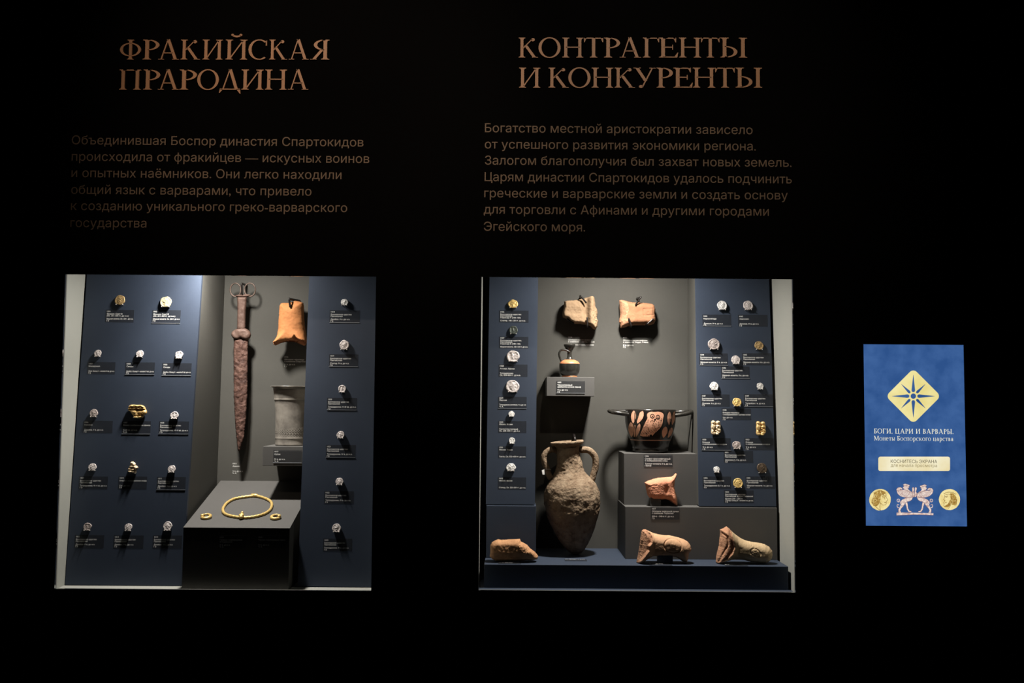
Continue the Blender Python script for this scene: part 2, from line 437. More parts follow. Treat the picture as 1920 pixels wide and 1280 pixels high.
def glyph(ch):
    if ch == 'Ф': return g_stem(.49) + g_ring(.49, .5, .48, .34, .125, .05), .98
    if ch == 'Р': return g_stem(.2) + g_ring(.24, .735, .40, .265, .125, .045, -92, 92) + g_bar(.2, .26, .978), .66
    if ch == 'А': return g_diag(.15, 0, .46, 1.02, .055) + g_diag(.82, 0, .47, 1.02, .14) + g_bar(.26, .70, .33, .04) + g_foot(.15, .27) + g_foot(.83, .32), .98
    if ch == 'К': return g_stem(.2) + g_diag(.25, .46, .66, .93, .06) + g_ring(.70, .90, .085, .08, .08, .075) + g_diag(.78, 0, .38, .60, .15) + g_foot(.80, .28), .92
    if ch in 'ИЙ':
        p = g_stem(.2) + g_stem(.80) + g_diag(.24, .06, .76, .94, .06)
        if ch == 'Й': p = p + g_ring(.5, 1.27, .20, .15, .05, .08, 195, 345) + g_ring(.33, 1.24, .06, .055, .055, .05) + g_ring(.67, 1.24, .06, .055, .055, .05)
        return p, 1.0
    if ch == 'С': return g_ring(.5, .5, .46, .515, .13, .05, 48, 308) + [[(.77, .70), (.82, .70), (.82, .97), (.78, .93)]], .86
    if ch == 'Я': return g_stem(.52) + g_ring(.48, .735, .38, .265, .125, .045, 88, 272) + g_bar(.46, .52, .978) + g_diag(.10, 0, .42, .52, .12) + g_foot(.09, .24), .70
    if ch == 'П': return g_stem(.2) + g_stem(.78) + g_bar(.2, .78, .975, .05), .98
    if ch == 'О': return g_ring(.5, .5, .48, .52, .13, .05), 1.0
    if ch == 'Д': return g_diag(.20, .04, .50, 1.02, .055) + g_diag(.80, .04, .51, 1.02, .14) + g_bar(.05, .97, .025, .05) + [[(.05, .03), (.02, -.17), (.06, -.16), (.20, .03)], [(.97, .03), (1.0, -.20), (.96, -.19), (.80, .03)]], 1.0
    if ch == 'Н': return g_stem(.2) + g_stem(.80) + g_bar(.2, .80, .52), 1.0
    if ch == 'Т': return g_stem(.41, st=False) + g_bar(.05, .77, .975, .05) + g_hang(.03, 1.0, -1) + g_hang(.79, 1.0, 1), .82
    if ch == 'Г': return g_stem(.2) + g_bar(.2, .68, .975, .05) + g_hang(.70, 1.0, 1), .72
    if ch == 'Е': return g_stem(.2) + g_bar(.2, .64, .975, .05) + g_bar(.2, .52, .52) + g_bar(.2, .68, .025, .05) + g_hang(.66, 1.0, 1) + g_rise(.70, 0, 1) + [[(.52, .40), (.55, .40), (.55, .64), (.52, .64)]], .74
    if ch == 'Ы': return g_stem(.2) + g_ring(.24, .285, .42, .285, .125, .045, -92, 92) + g_bar(.2, .26, .022) + g_bar(.2, .26, .548) + g_stem(.86), 1.05
    if ch == 'У': return g_diag(.52, .34, .17, 1, .14) + g_diag(.38, .0, .80, 1, .06) + g_foot(.18, .30, .97) + g_foot(.80, .26, .97) + g_ring(.34, .055, .085, .075, .08, .07), .94
    if ch == 'Б': return g_stem(.2) + g_bar(.2, .62, .975, .05) + g_hang(.64, 1.0, 1) + g_ring(.24, .285, .40, .285, .125, .045, -92, 92) + g_bar(.2, .26, .548), .68
    if ch == 'Ц': return g_stem(.2) + g_stem(.76) + g_bar(.2, .92, .025, .05) + [[(.84, .05), (.92, .05), (.93, -.2), (.90, -.2)]], 1.0
    if ch == 'В': return g_stem(.2) + g_ring(.24, .765, .34, .235, .12, .045, -92, 92) + g_ring(.24, .285, .41, .285, .125, .045, -92, 92), .70
    if ch == 'М': return g_stem(.18, .06) + g_stem(1.02) + g_diag(.58, .05, .20, 1, .14) + g_diag(.58, .05, 1.0, 1, .055), 1.2
    if ch == '.': return g_ring(.12, .07, .075, .075, .07, .07), .26
    if ch == ',': return g_ring(.12, .07, .075, .075, .07, .07) + [[(.12, .0), (.19, .06), (.10, -.16)]], .26
    if ch == ' ': return [], .34
    low = {'о': 'О', 'н': 'Н', 'т': 'Т', 'ы': 'Ы', 'п': 'П', 'к': 'К', 'г': 'Г', 'ц': 'Ц', 'в': 'В', 'с': 'С'}
    if ch in low:
        p, w = glyph(low[ch]); kx = .70 if ch in 'ос' else .74
        return [[(x * kx, y * .68) for x, y in q] for q in p], w * kx
    if ch == 'е': return g_ring(.30, .34, .27, .35, .11, .045, 5, 318) + g_bar(.08, .55, .36), .62
    if ch == 'р': return g_stem(.17, .12, -.28, .68, True, False) + g_ring(.34, .34, .28, .35, .11, .045, -150, 148), .68
    if ch == 'а': return g_stem(.46, .12, 0, .45, False, False) + g_ring(.32, .45, .20, .23, .10, .05, 0, 165) + g_ring(.28, .2, .22, .2, .1, .04, 30, 330) + g_foot(.50, .2), .62
    return [], .5

def serif_run(mb, text, x0, x1, y0, cap, z0, z1, gap=.06):
    """one run of serif text fitted between x0 and x1 on the local xy plane"""
    gs = [glyph(c) for c in text]
    tot = sum(w + gap for _, w in gs) - gap
    k = (x1 - x0) / tot; x = x0
    for ps, w in gs:
        for p in ps:
            mb.prism([(x + a * k, y0 + b * cap) for a, b in p], z0, z1)
        x += (w + gap) * k
# ------------------------------------------------------------------ room shell
LX0, LX1, LZ0, LZ1 = -1.0107, -0.3059, 1.1764, 1.8801
RX0, RX1, RZ0, RZ1 = -0.0676, 0.6385, 1.1797, 1.8812
YB = 0.31                      # back of both cases
ZC = 2.05                      # ceiling of both cases
WT = 0.010                     # thickness of the black front wall

w = MB()
for x0, x1, z0, z1 in [(-3.4, LX0, 0, 3.3), (LX1, RX0, 0, 3.3), (RX1, 3.4, 0, 3.3), (LX0, LX1, 0, LZ0), (LX0, LX1, LZ1, 3.3),
                       (RX0, RX1, 0, RZ0), (RX0, RX1, RZ1, 3.3)]:
    w.box(x0, x1, 0, WT, z0, z1)
structure('wall_front', w, M['black_wall'])
structure('floor', MB().box(-3.4, 3.4, -4.6, 0.5, -0.05, 0), M['dark_floor'])
structure('ceiling', MB().box(-3.4, 3.4, -4.6, 0.5, 3.3, 3.35), M['black_wall'])

# ------------------------------------------------------------------ the two built-in cases
def display_case(label, x0, x1, z0, z1, base_mat):
    t = thing('display_case', label, 'display case', ((x0 + x1) / 2, 0.0, z0))
    g = 0.0025
    MB().box(x0 - .02, x1 + .02, YB, YB + .015, z0 - .02, ZC + .02).build('back_panel', M['case_grey'], t)
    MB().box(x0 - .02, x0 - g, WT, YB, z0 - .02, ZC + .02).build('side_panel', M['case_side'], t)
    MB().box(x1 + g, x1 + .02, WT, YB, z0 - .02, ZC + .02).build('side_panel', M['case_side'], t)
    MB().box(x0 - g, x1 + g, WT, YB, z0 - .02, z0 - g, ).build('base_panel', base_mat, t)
    MB().box(x0 - g, x1 + g, WT, YB, ZC, ZC + .02).build('top_panel', M['case_grey'], t)
    MB().box(x0 + .0005, x1 - .0005, .004, .008, z0 + .0005, z1 - .0005).build('glass_pane', M['glass'], t)
    f = MB()
    f.box(x0 - g, x0, WT + .0005, WT + .005, z0 - g, z1); f.box(x1, x1 + g, WT + .0005, WT + .005, z0 - g, z1)
    f.box(x0, x1, WT + .0005, WT + .005, z0 - g, z0)
    f.build('frame', M['frame'], t)
    return t
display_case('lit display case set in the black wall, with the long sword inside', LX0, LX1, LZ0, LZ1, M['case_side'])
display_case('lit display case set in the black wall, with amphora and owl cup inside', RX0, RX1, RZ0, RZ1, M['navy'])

# ------------------------------------------------------------------ leaning navy boards
def leaning_board(label, pl, corners, z_bottom, z_top, x_limits=(None, None)):
    """corners: photo px of top-left, top-right, bottom-right, bottom-left on the board's own plane"""
    tl, tr, br, bl = [pl.at(*c) for c in corners]
    def edge(a, b, z): return a.x + (b.x - a.x) * (z - a.z) / (b.z - a.z)
    q = []
    for z in (z_top, z_bottom):
        xl, xr = edge(tl, bl, z), edge(tr, br, z)
        if x_limits[0] is not None: xl = max(xl, x_limits[0])
        if x_limits[1] is not None: xr = x_limits[1]
        q.append((xl, xr, z))
    (a0, a1, zt), (b0, b1, zb) = q
    th = 0.009
    t = thing('exhibit_board', label, 'exhibit board', ((b0 + b1) / 2, pl.Y(zb), zb))
    P = lambda x, z, dy: (x, pl.Y(z) + dy, z)
    MB().hexa([P(a0, zt, 0), P(a1, zt, 0), P(b1, zb, 0), P(b0, zb, 0), P(a0, zt, th), P(a1, zt, th), P(b1, zb, th), P(b0, zb, th)]).build('face_board', M['navy'], t)
    e = .0015
    yb = YB - .0005
    MB().hexa([P(a0 + e, zt, th), P(a1 - e, zt, th), P(b1 - e, zb, th), P(b0 + e, zb, th),
               (a0 + e, yb, zt), (a1 - e, yb, zt), (b1 - e, yb, zb), (b0 + e, yb, zb)]).build('backing_box', M['case_grey'], t)
    return t

LP = Plane((0, .060, LZ0), .0767)                       # left case boards
zR = W(960, 945.5, .146).z
RP = Plane((0, .146, zR), .0863)                        # right case boards
ztop = ZC - .002
leaning_board('wide navy display panel on the left of the sword, with fourteen mounted pieces', LP, [(163, 514), (378.5, 515), (341, 1095), (122, 1095)], LZ0 - .001, ztop, (LX0 - .001, None))
leaning_board('narrow navy display panel right of the metal beaker, with six coins', LP, [(580, 516), (715, 516), (706, 1096), (558, 1096)], LZ0 - .001, ztop, (None, LX1 + .001))
leaning_board('narrow navy display panel left of the amphora, with seven coins', RP, [(918, 520), (1009, 520), (1003, 944), (911, 944)], zR, ztop)
leaning_board('navy display panel right of the owl cup, with fourteen mounted pieces', RP, [(1304, 522), (1442, 522), (1455.5, 945.5), (1311, 945.5)], zR, ztop)

# ------------------------------------------------------------------ plinths, steps, blocks
# sloped plinth of the left case
pfx0, pfx1 = W(344, 990, .026).x, W(543, 990, .026).x
pzf, pzb = W(443, 990, .026).z, W(490, 902, YB).z
t = thing('plinth', 'dark grey sloped plinth carrying the gold necklace', 'plinth', ((pfx0 + pfx1) / 2, .03, LZ0))
pa, pb = .026, YB - .001
MB().hexa([(pfx0, pa, pzf), (pfx1, pa, pzf), (pfx1, pa, LZ0 - .002), (pfx0, pa, LZ0 - .002),
           (pfx0, pb, pzb), (pfx1, pb, pzb), (pfx1, pb, LZ0 - .002), (pfx0, pb, LZ0 - .002)]).build('body', M['block_grey'], t)
e = .0006
MB().hexa([(pfx0 - e, pa - e, pzf + .001), (pfx1 + e, pa - e, pzf + .001), (pfx1 + e, pa - e, pzf), (pfx0 - e, pa - e, pzf),
           (pfx0 - e, pb, pzb + .001), (pfx1 + e, pb, pzb + .001), (pfx1 + e, pb, pzb), (pfx0 - e, pb, pzb)]).build('top_board', M['block_grey'], t)
SLOPE_K = (pzb - pzf) / (pb - pa)
SLOPE_N = Vector((0, -SLOPE_K, 1)).normalized()
SLOPE_P = Vector((0, pa, pzf + .001))
SLOPE_UP = Vector((0, 1, SLOPE_K)).normalized()

def block(name, label, cat, px0, px1, yf, pz_top, pz_bot, mat, yb=YB - .0006, z_bot=None, bevel=None):
    a = W(px0, pz_top, yf); b = W(px1, pz_bot if pz_bot else pz_top, yf)
    zb = z_bot if z_bot is not None else b.z
    o = MB().box(a.x, b.x, yf, yb, zb, a.z).build(name, mat)
    o.data.transform(Matrix.Translation((-(a.x + b.x) / 2, -yf, -zb))); o.location = ((a.x + b.x) / 2, yf, zb)
    bv = o.modifiers.new('bevel', 'BEVEL'); bv.width = .0008; bv.segments = 2
    tag(o, label, cat)
    return a.z, a.x, b.x

BASE_Z, _, _ = block('step_plinth', 'low navy base step along the bottom of the right case', 'plinth', 908, 1478, .05, 1057.5, None, M['navy'], z_bot=RZ0 - .002)
BOX_Z, BX0, BX1 = block('riser_box', 'large grey riser box behind the two stamped handles on the navy base', 'riser box', 1172.5, 1457, .142, 949.5, None, M['block_grey'], z_bot=BASE_Z)
CUP_Z, CX0, CX1 = block('riser_box', 'smaller grey riser box under the owl cup', 'riser box', 1170, 1307, .186, 849.5, None, M['block_grey'], z_bot=BOX_Z)
LEK_Z, _, _ = block('shelf_block', 'grey wall block under the small black-glazed jug', 'shelf block', 1025, 1114.5, .205, 706.5, 743, M['block_grey'])
BEAK_Z, _, _ = block('shelf_block', 'grey wall block under the tall metal beaker', 'shelf block', 493, 580, .168, 836.5, 873.5, M['block_grey'])
block('support_block', 'navy block below the coin panel, behind the brown clay fragment', 'support block', 912, 1005, .140, 947.5, None, M['navy'], z_bot=BASE_Z)

# ------------------------------------------------------------------ lettering on the wall
def wall_frame(px, py): return frame_mat(W(px, py, 0), (1, 0, 0), (0, 0, 1))
def title(label, lines):
    o = W(lines[0][1][0][0], lines[0][2], 0)
    t = thing('wall_title', label, 'lettering', frame_mat(o, (1, 0, 0), (0, 0, 1)))
    for text, spans, ybase, ytop in lines:
        mb = MB()
        for ch, (a, b) in zip(text.replace(' ', ''), spans):
            A, B, T = W(a, ybase, 0) - o, W(b, ybase, 0) - o, W((a + b) / 2, ytop, 0) - o
            ps, _ = glyph(ch)
            lo = min(x for p in ps for x, _ in p); hi = max(x for p in ps for x, _ in p)
            k = (B.x - A.x) / (hi - lo); zb = (A.z + B.z) / 2; cap = T.z - zb
            for p in ps:
                mb.prism([(A.x + (x - lo) * k, zb + y * cap) for x, y in p], 0, .004)
        mb.build('text_line', M['title'], t, world=False)
def sp(o, s, *v): return [(o + v[i] / s, o + v[i + 1] / s) for i in range(0, len(v), 2)]
title('two-line copper title ФРАКИЙСКАЯ ПРАРОДИНА above the left text', [
    ('ФРАКИЙСКАЯ', sp(110, 3.2, 370, 495, 507, 605, 600, 725, 735, 850, 865, 985, 1003, 1133, 1140, 1250, 1265, 1372, 1382, 1502, 1510, 1625), 112.6, 75.5),
    ('ПРАРОДИНА', sp(110, 3.2, 366, 495, 510, 610, 598, 724, 727, 830, 833, 962, 965, 1094, 1098, 1230, 1240, 1370, 1378, 1500), 169.0, 131.5)])
title('two-line copper title КОНТРАГЕНТЫ И КОНКУРЕНТЫ above the right text', [
    ('КОНТРАГЕНТЫ', sp(890, 3.0968, 255, 368, 370, 498, 508, 630, 634, 745, 750, 843, 841, 965, 975, 1070, 1068, 1180, 1185, 1313, 1313, 1420, 1425, 1580), 108.9, 71.8),
    ('И КОНКУРЕНТЫ', sp(890, 3.0968, 257, 380, 428, 545, 543, 672, 678, 803, 812, 930, 920, 1050, 1055, 1150, 1153, 1265, 1265, 1395, 1395, 1508, 1513, 1667), 165.2, 128.0)])

def paragraph(label, lines):
    o = W(lines[0][1], lines[0][3], 0)
    t = thing('wall_text', label, 'lettering', frame_mat(o, (1, 0, 0), (0, 0, 1)))
    for text, a, b, y in lines:
        A, B = W(a, y, 0) - o, W(b, y, 0) - o
        mb = MB()
        text_line(mb, text, A.x, (A.z + B.z) / 2, 23.6 * PX(0), z=.0006, width=B.x - A.x, res=3)
        mb.build('text_line', M['body_text'], t, world=False)
paragraph('six-line faint grey paragraph on the black wall above the sword case', [
    ('Объединившая Боспор династия Спартокидов', 134.6, 681.5, 272.6), ('происходила от фракийцев — искусных воинов', 134.4, 692.5, 303.4),
    ('и опытных наёмников. Они легко находили', 134, 640.3, 333.9), ('общий язык с варварами, что привело', 133.5, 584, 365),
    ('к созданию уникального греко-варварского', 133, 651, 395.6), ('государства', 132, 274.5, 426)])
paragraph('seven-line grey paragraph on the black wall above the amphora case', [
    ('Богатство местной аристократии зависело', 909.2, 1411, 249.7), ('от успешного развития экономики региона.', 909, 1417, 280.2),
    ('Залогом благополучия был захват новых земель.', 909.2, 1484, 310.7), ('Царям династии Спартокидов удалось подчинить', 908.6, 1484.5, 341.6),
    ('греческие и варварские земли и создать основу', 908, 1477, 372), ('для торговли с Афинами и другими городами', 907, 1441.5, 402.4),
    ('Эгейского моря.', 907.2, 1097, 433.2)])

# ------------------------------------------------------------------ captions
def caption(fr, px, py, w_px, h_px, scale, lines, label, edge=False, plate=True, name='caption_plate', em=3.9):
    """fr: local frame whose z leaves the board; lines: (text, baseline offset in px below the plate's top)"""
    t = thing(name, label, 'caption', fr, 'exhibit caption plates')
    W2, H2 = w_px * scale / 2, h_px * scale / 2
    mb = MB()
    if plate:
        mb.box(-W2, W2, -H2, H2, .0001, .0004)
        mb.build('plate', M['plate'], t, world=False)
    if edge:
        MB().box(-W2, W2, -H2 - .0007, -H2, .0001, .0010).build('edge_glow_strip', M['plate_edge_glow'], t, world=False)  # added pale strip that imitates the bright glow line under the plate
    tx = MB()
    for s, off in lines:
        text_line(tx, s, -W2 + 2.4 * scale, H2 - off * scale, em * scale, z=.00046 if plate else .0002, maxw=(w_px - 3.4) * scale, weight=.009, res=2)
    tx.build('lettering', M['caption'], t, world=False)
    return t

def std_lines(num, l1, l2, l3, l4='ГЭ', l5=None):
    if l5: return [(num, 4.6), (l1, 9.0), (l2, 12.4), (l3, 17.0), (l4, 20.2), (l5, 23.2)]
    out = [(num, 4.4), (l1, 9.2)]
    if l2: out.append((l2, 12.8))
    return out + [(l3, 18.4), (l4, 22.2)]

# ------------------------------------------------------------------ coins and plaques
def coin_disc(R, th, seed, motif, oval=1.0, rough_edge=.05, tilt=0.0):
    rnd = random.Random(seed)
    seg, rings = 36, 11
    ph = [rnd.uniform(0, 6.28) for _ in range(5)]
    am = [rnd.uniform(.3, 1) for _ in range(5)]
    def edge(a): return 1 + rough_edge * sum(am[k] * math.sin((k + 2) * a + ph[k]) for k in range(5)) / 2.2
    off = Vector((rnd.uniform(0, 50), rnd.uniform(0, 50), 0))
    fl = rnd.choice((-1, 1))
    def relief(x, y):
        q = 0
        r = math.hypot(x, y)
        if motif in ('head', 'rim'):
            q += .55 * math.exp(-((r - .88) / .07) ** 2) * (1 if motif == 'rim' else .5)
            g = lambda cx, cy, sx, sy, h: h * math.exp(-((x * fl - cx) / sx) ** 2 - ((y - cy) / sy) ** 2)
            q += g(0, .1, .36, .42, .9) + g(.32, .02, .13, .12, .6) + g(.05, -.42, .22, .24, .55) + g(-.25, .32, .2, .25, .4) - g(.18, .14, .07, .06, .5) - g(.22, -.2, .1, .04, .4)
        elif motif == 'square':
            d = max(abs(x), abs(y + .08))
            q += -.7 if d < .62 else 0
            q += .9 * math.exp(-((x + .05) / .22) ** 2 - ((y + .05) / .40) ** 2) + .55 * math.exp(-((x + .12) / .2) ** 2 - ((y - .32) / .14) ** 2)
            q += .4 * math.exp(-((x - .4) / .1) ** 2 - ((y + .1) / .4) ** 2)
        elif motif == 'star':
            an = math.atan2(y, x)
            q += .6 * math.exp(-((r - .80) / .08) ** 2) + (.7 * max(0, math.cos(4 * an)) ** 3 * max(0, 1 - r / .65) + .5 * math.exp(-(r / .15) ** 2))
        q += .42 * noise.noise(Vector((x * 4.2, y * 4.2, 0)) + off) + .2 * noise.noise(Vector((x * 9, y * 9, 3)) + off)
        return q * R * .12
    mb = MB(); vs, fs = [], []
    fz = lambda x, y: (th + relief(x, y)) + tilt * x * R
    vs.append((0, 0, fz(0, 0)))
    for i in range(1, rings + 1):
        u = i / rings
        for k in range(seg):
            a = 2 * math.pi * k / seg
            rr = u * edge(a); x, y = rr * math.cos(a), rr * math.sin(a) * oval
            z = fz(x, y) if i < rings else th * .62
            vs.append((x * R, y * R, z))
    nb = len(vs)
    for k in range(seg):
        a = 2 * math.pi * k / seg
        vs.append((edge(a) * math.cos(a) * R * .97, edge(a) * math.sin(a) * R * oval * .97, 0))
    for k in range(seg):
        k2 = (k + 1) % seg
        fs.append((0, 1 + k, 1 + k2))
        for i in range(rings - 1):
            a, b = 1 + i * seg, 1 + (i + 1) * seg
            fs.append((a + k, b + k, b + k2, a + k2))
        fs.append((1 + (rings - 1) * seg + k, nb + k, nb + k2, 1 + (rings - 1) * seg + k2))
    fs.append(tuple(nb + k for k in range(seg - 1, -1, -1)))
    mb.add(vs, fs, 0, True)
    return mb

STAND = .0022
def pins(t, R, oval=1.0, dx=.62, drop=.86, front=None):
    for s in (-1, 1):
        x, y = s * R * dx, -R * drop * oval
        f = front or STAND + .0048
        MB().tube([(x, y - .0006, 0), (x, y - .0006, f - .0008), (x, y, f)], [.0008, .0009, .0013], 8).build('mount_pin', M['pin'], t, world=False)

def coin(pl, px, py, d_px, mat, label, motif='head', oval=1.0, seed=0, rough=.05, group=None, pin=(.62, .86)):
    fr = pl.frame(px, py); sc = (pl.at(px, py) - CAM).dot(FWD) / F_PX
    R = d_px * sc / 2
    t = thing('coin', label, 'coin', fr, group)
    th = .0022
    mb = coin_disc(R, th, seed, motif, oval, rough)
    lean = min(.17, .0018 / R)          # coins lean back on their pins
    for v in mb.v: v.z += STAND - v.y * lean
    mb.build('coin_disc', M[mat], t, world=False)
    pins(t, R, oval, *pin)
    return t

BK = 'Боспорское царство'; PK = 'Пантикапей'
def put_caption(pl, x0, y0, x1, y1, lines, label, edge=False, em=3.9):
    px, py = (x0 + x1) / 2, (y0 + y1) / 2
    sc = (pl.at(px, py) - CAM).dot(FWD) / F_PX
    caption(pl.frame(px, py), px, py, x1 - x0, y1 - y0, sc, lines, label, edge, em=em)

# wide panel of the left case: rows of pieces; (coin px, py, diameter, material, motif, oval) + caption rectangle
WP = 'on the wide navy panel'
GR = 'coins on the wide panel'
rows = [
 ('top row', [
  ((226, 563, 19.5, 'bronze', 'head', 1.0, 'brown bronze coin on the left of the top row'), (198, 580.5, 251, 604), std_lines('1001', 'Фракия. Севт III', '(Ок. 331–300 гг. до н.э.)', 'Медная монета. Ок. 324 г. до н.э.'), 0),
  ((312, 566.5, 22, 'gold_pale', 'rim', .96, 'large pale gold coin on the right of the top row'), (285, 581, 338.5, 605.5), std_lines('1002', 'Фракия. Севт III', '(Ок. 331–300 гг. до н.э.)', 'Медная монета. Ок. 324 г. до н.э.'), 1)]),
 ('second row', [
  ((184.5, 662.5, 13.5, 'silver', 'head', 1.0, 'tiny silver coin at the left of the second row'), (164, 678.5, 216, 701), std_lines('1003', 'Македония', None, 'Обол. Конец V – начало IV вв. до н.э.'), 0),
  ((263.3, 663.5, 14.5, 'silver', 'head', .95, 'tiny silver coin in the middle of the second row'), (235, 679, 290, 702), std_lines('1004', 'Синды', None, 'Диобол. Конец V – начало IV вв. до н.э.'), 1),
  ((336.7, 665.5, 15, 'silver', 'square', 1.0, 'tiny silver coin at the right of the second row'), (304, 680.5, 359, 703.5), std_lines('1005', 'Синды', None, 'Диобол. Конец V – начало IV вв. до н.э.'), 1)]),
 ('third row', [
  ((177, 774.5, 15.5, 'silver_dark', 'head', 1.0, 'dull silver coin left of the reclining gold plaque'), (156, 788.5, 211, 811), std_lines('1006', 'Нимфей', None, 'Драхма. V в. до н.э.'), 0),
  (None, (229, 789, 282.5, 813), std_lines('1007', 'Бляшка с изображением сфинкса', None, 'V–IV вв. до н.э.', 'Ч. А.'), 1),
  ((328, 778.5, 15.5, 'silver', 'square', .95, 'silver coin right of the reclining gold plaque'), (298, 789.5, 354, 813), std_lines('1008', BK, PK, 'Тетрадрахма. VI–V вв. до н.э.'), 1)]),
 ('fourth row', [
  ((174.5, 875.5, 16, 'silver', 'head', .84, 'oval silver coin left of the upright gold plaque'), (148, 893, 202, 916), std_lines('1009', BK, PK, 'Тетрадрахма. VI–V вв. до н.э.'), 0),
  (None, (222, 893, 275.5, 916), std_lines('1010', 'Бляшка с изображением скифа', None, 'V в. до н.э.'), 0),
  ((323, 879, 14.5, 'silver', 'rim', .95, 'silver coin right of the upright gold plaque'), (294, 894, 348, 917.5), std_lines('1011', BK, PK, 'Диобол. V в. до н.э.'), 1)]),
 ('bottom row', [
  ((165, 987, 15.5, 'silver_dark', 'square', .93, 'dull silver coin at the left of the bottom row'), (140, 1003, 195, 1026.5), std_lines('1012', BK, PK, 'Диобол. V в. до н.э.'), 0),
  ((241.7, 988, 14.5, 'silver', 'head', .95, 'silver coin in the middle of the bottom row'), (213, 1003.5, 269, 1027), std_lines('1013', BK, PK, 'Диобол. V в. до н.э.'), 0),
  ((315.5, 986, 17, 'silver', 'rim', 1.0, 'silver ringed coin at the right of the bottom row'), (286.5, 1003.5, 341, 1027), std_lines('1014', BK, PK, 'Диобол. V в. до н.э.'), 0)])]
places = {2: ['left', 'right'], 3: ['left', 'middle', 'right']}
sd = 10
for rname, items in rows:
    for k, (c, r, lines, ed) in enumerate(items):
        sd += 1
        if c:
            coin(LP, c[0], c[1], c[2], c[3], f'{c[6]} {WP}', c[4], c[5], sd, .07, GR)
        put_caption(LP, *r, lines, f'small dark caption plate, {places[len(items)][k]} of the {rname} {WP}', bool(ed))

# narrow panel of the left case
NP = 'on the narrow panel beside the metal beaker'
nth = ['top', 'second', 'third', 'fourth', 'fifth', 'bottom']
six = [((646.5, 567, 13.5, 'silver_bright', 'head', .96), (618, 581.5, 674.5, 604.5), 'Диобол. V в. до н.э.', 1, 'small bright silver coin'),
       ((646, 647, 17.5, 'silver', 'head', 1.12), (617, 664, 671.5, 686.5), 'Статер. IV в. до н.э.', 1, 'large light silver coin'),
       ((642, 729, 14.5, 'silver', 'square', 1.0), (613, 745.5, 669, 768), 'Тетрадрахма. IV–III вв. до н.э.', 1, 'silver coin'),
       ((639, 815, 14.5, 'silver', 'rim', .95), (611, 834, 666.5, 857), 'Тетрадрахма. IV в. до н.э.', 1, 'silver coin'),
       ((637, 902.5, 14.5, 'silver', 'head', .97), (608, 920.5, 663, 943.5), 'Тетрадрахма. IV в. до н.э.', 0, 'silver coin'),
       ((631.5, 989.5, 16.5, 'silver', 'rim', .97), (606, 1009.5, 660, 1032.5), 'Гемидрахма. IV в. до н.э.', 0, 'silver coin')]
for i, (c, r, l3, ed, ds) in enumerate(six):
    coin(LP, *c[:4], f'{ds}, {nth[i]} of the six {NP}', c[4], c[5], 40 + i, .06, 'coins on the narrow panel of the sword case')
    put_caption(LP, *r, std_lines(str(1018 + i), BK, PK, l3), f'small caption plate, {nth[i]} of the six {NP}', bool(ed))

# narrow panel of the right case
QP = 'on the narrow panel beside the amphora'
nth7 = ['top', 'second', 'third', 'fourth', 'fifth', 'sixth', 'bottom']
seven = [((962, 570, 18.5, 'gold', 'head', .9), (936, 582, 991, 604.5), [('1026', 4.0), (BK + '.', 8.4), (PK + '.', 11.6), ('Перисад IV (150–125)', 14.8), ('Статер. 140–130 гг. до н.э.', 20.4)], 'yellow gold coin'),
         ((962.7, 619, 16.5, 'bronze_green', 'square', 1.0), (936, 631, 990.5, 653), [('1027', 4.0), (BK + '.', 8.4), (PK + '.', 11.6), ('Перисад III (180–150)', 14.8), ('Медная монета. 180–150 гг. до н.э.', 20.4)], 'dark green-black bronze coin'),
         ((962, 668, 24.5, 'silver', 'square', .9), (935, 683, 989, 706), [('1028', 4.4), ('Аттика. Афины', 9.4), ('Тетрадрахма', 18), ('Ок. 454–404 гг. до н.э.', 21.6)], 'large square-stamped silver coin'),
         ((961, 724.5, 25.5, 'silver', 'rim', .95), (934, 743.5, 987.5, 765.5), [('1029', 4), ('Персия', 8), ('Тетрадрахма (октобол). V в. до н.э.', 16.4), ('Ч. А.', 20)], 'large worn silver coin'),
         ((959, 776, 11.5, 'silver_bright', 'head', .95), (934, 789, 987, 811), [('1030', 3.6), ('Мизия. Кизик', 7.6), ('Гекта [1/6 статера].', 16.6), ('Ок. 600–550 гг. до н.э.', 20)], 'tiny pale coin'),
         ((960, 826, 11.5, 'silver_bright', 'square', 1.05), (934, 836.5, 986.5, 858), [('1031', 3.6), ('Мизия. Кизик', 7.8), ('Гекта. Ок. 550–450 гг. до н.э.', 20.6)], 'tiny pale coin'),
         ((958, 876, 18, 'silver_bright', 'rim', .84), (933.5, 894.5, 986.5, 917), [('1032', 3.6), ('Мизия. Кизик', 7.8), ('Статер. Ок. 550–500 гг. до н.э.', 20.6)], 'oval pale coin')]
for i, (c, r, lines, ds) in enumerate(seven):
    coin(RP, *c[:4], f'{ds}, {nth7[i]} of the seven {QP}', c[4], c[5], 60 + i, .05, 'coins on the narrow panel of the amphora case')
    put_caption(RP, *r, lines, f'small caption plate, {nth7[i]} of the seven {QP}', i == 3)

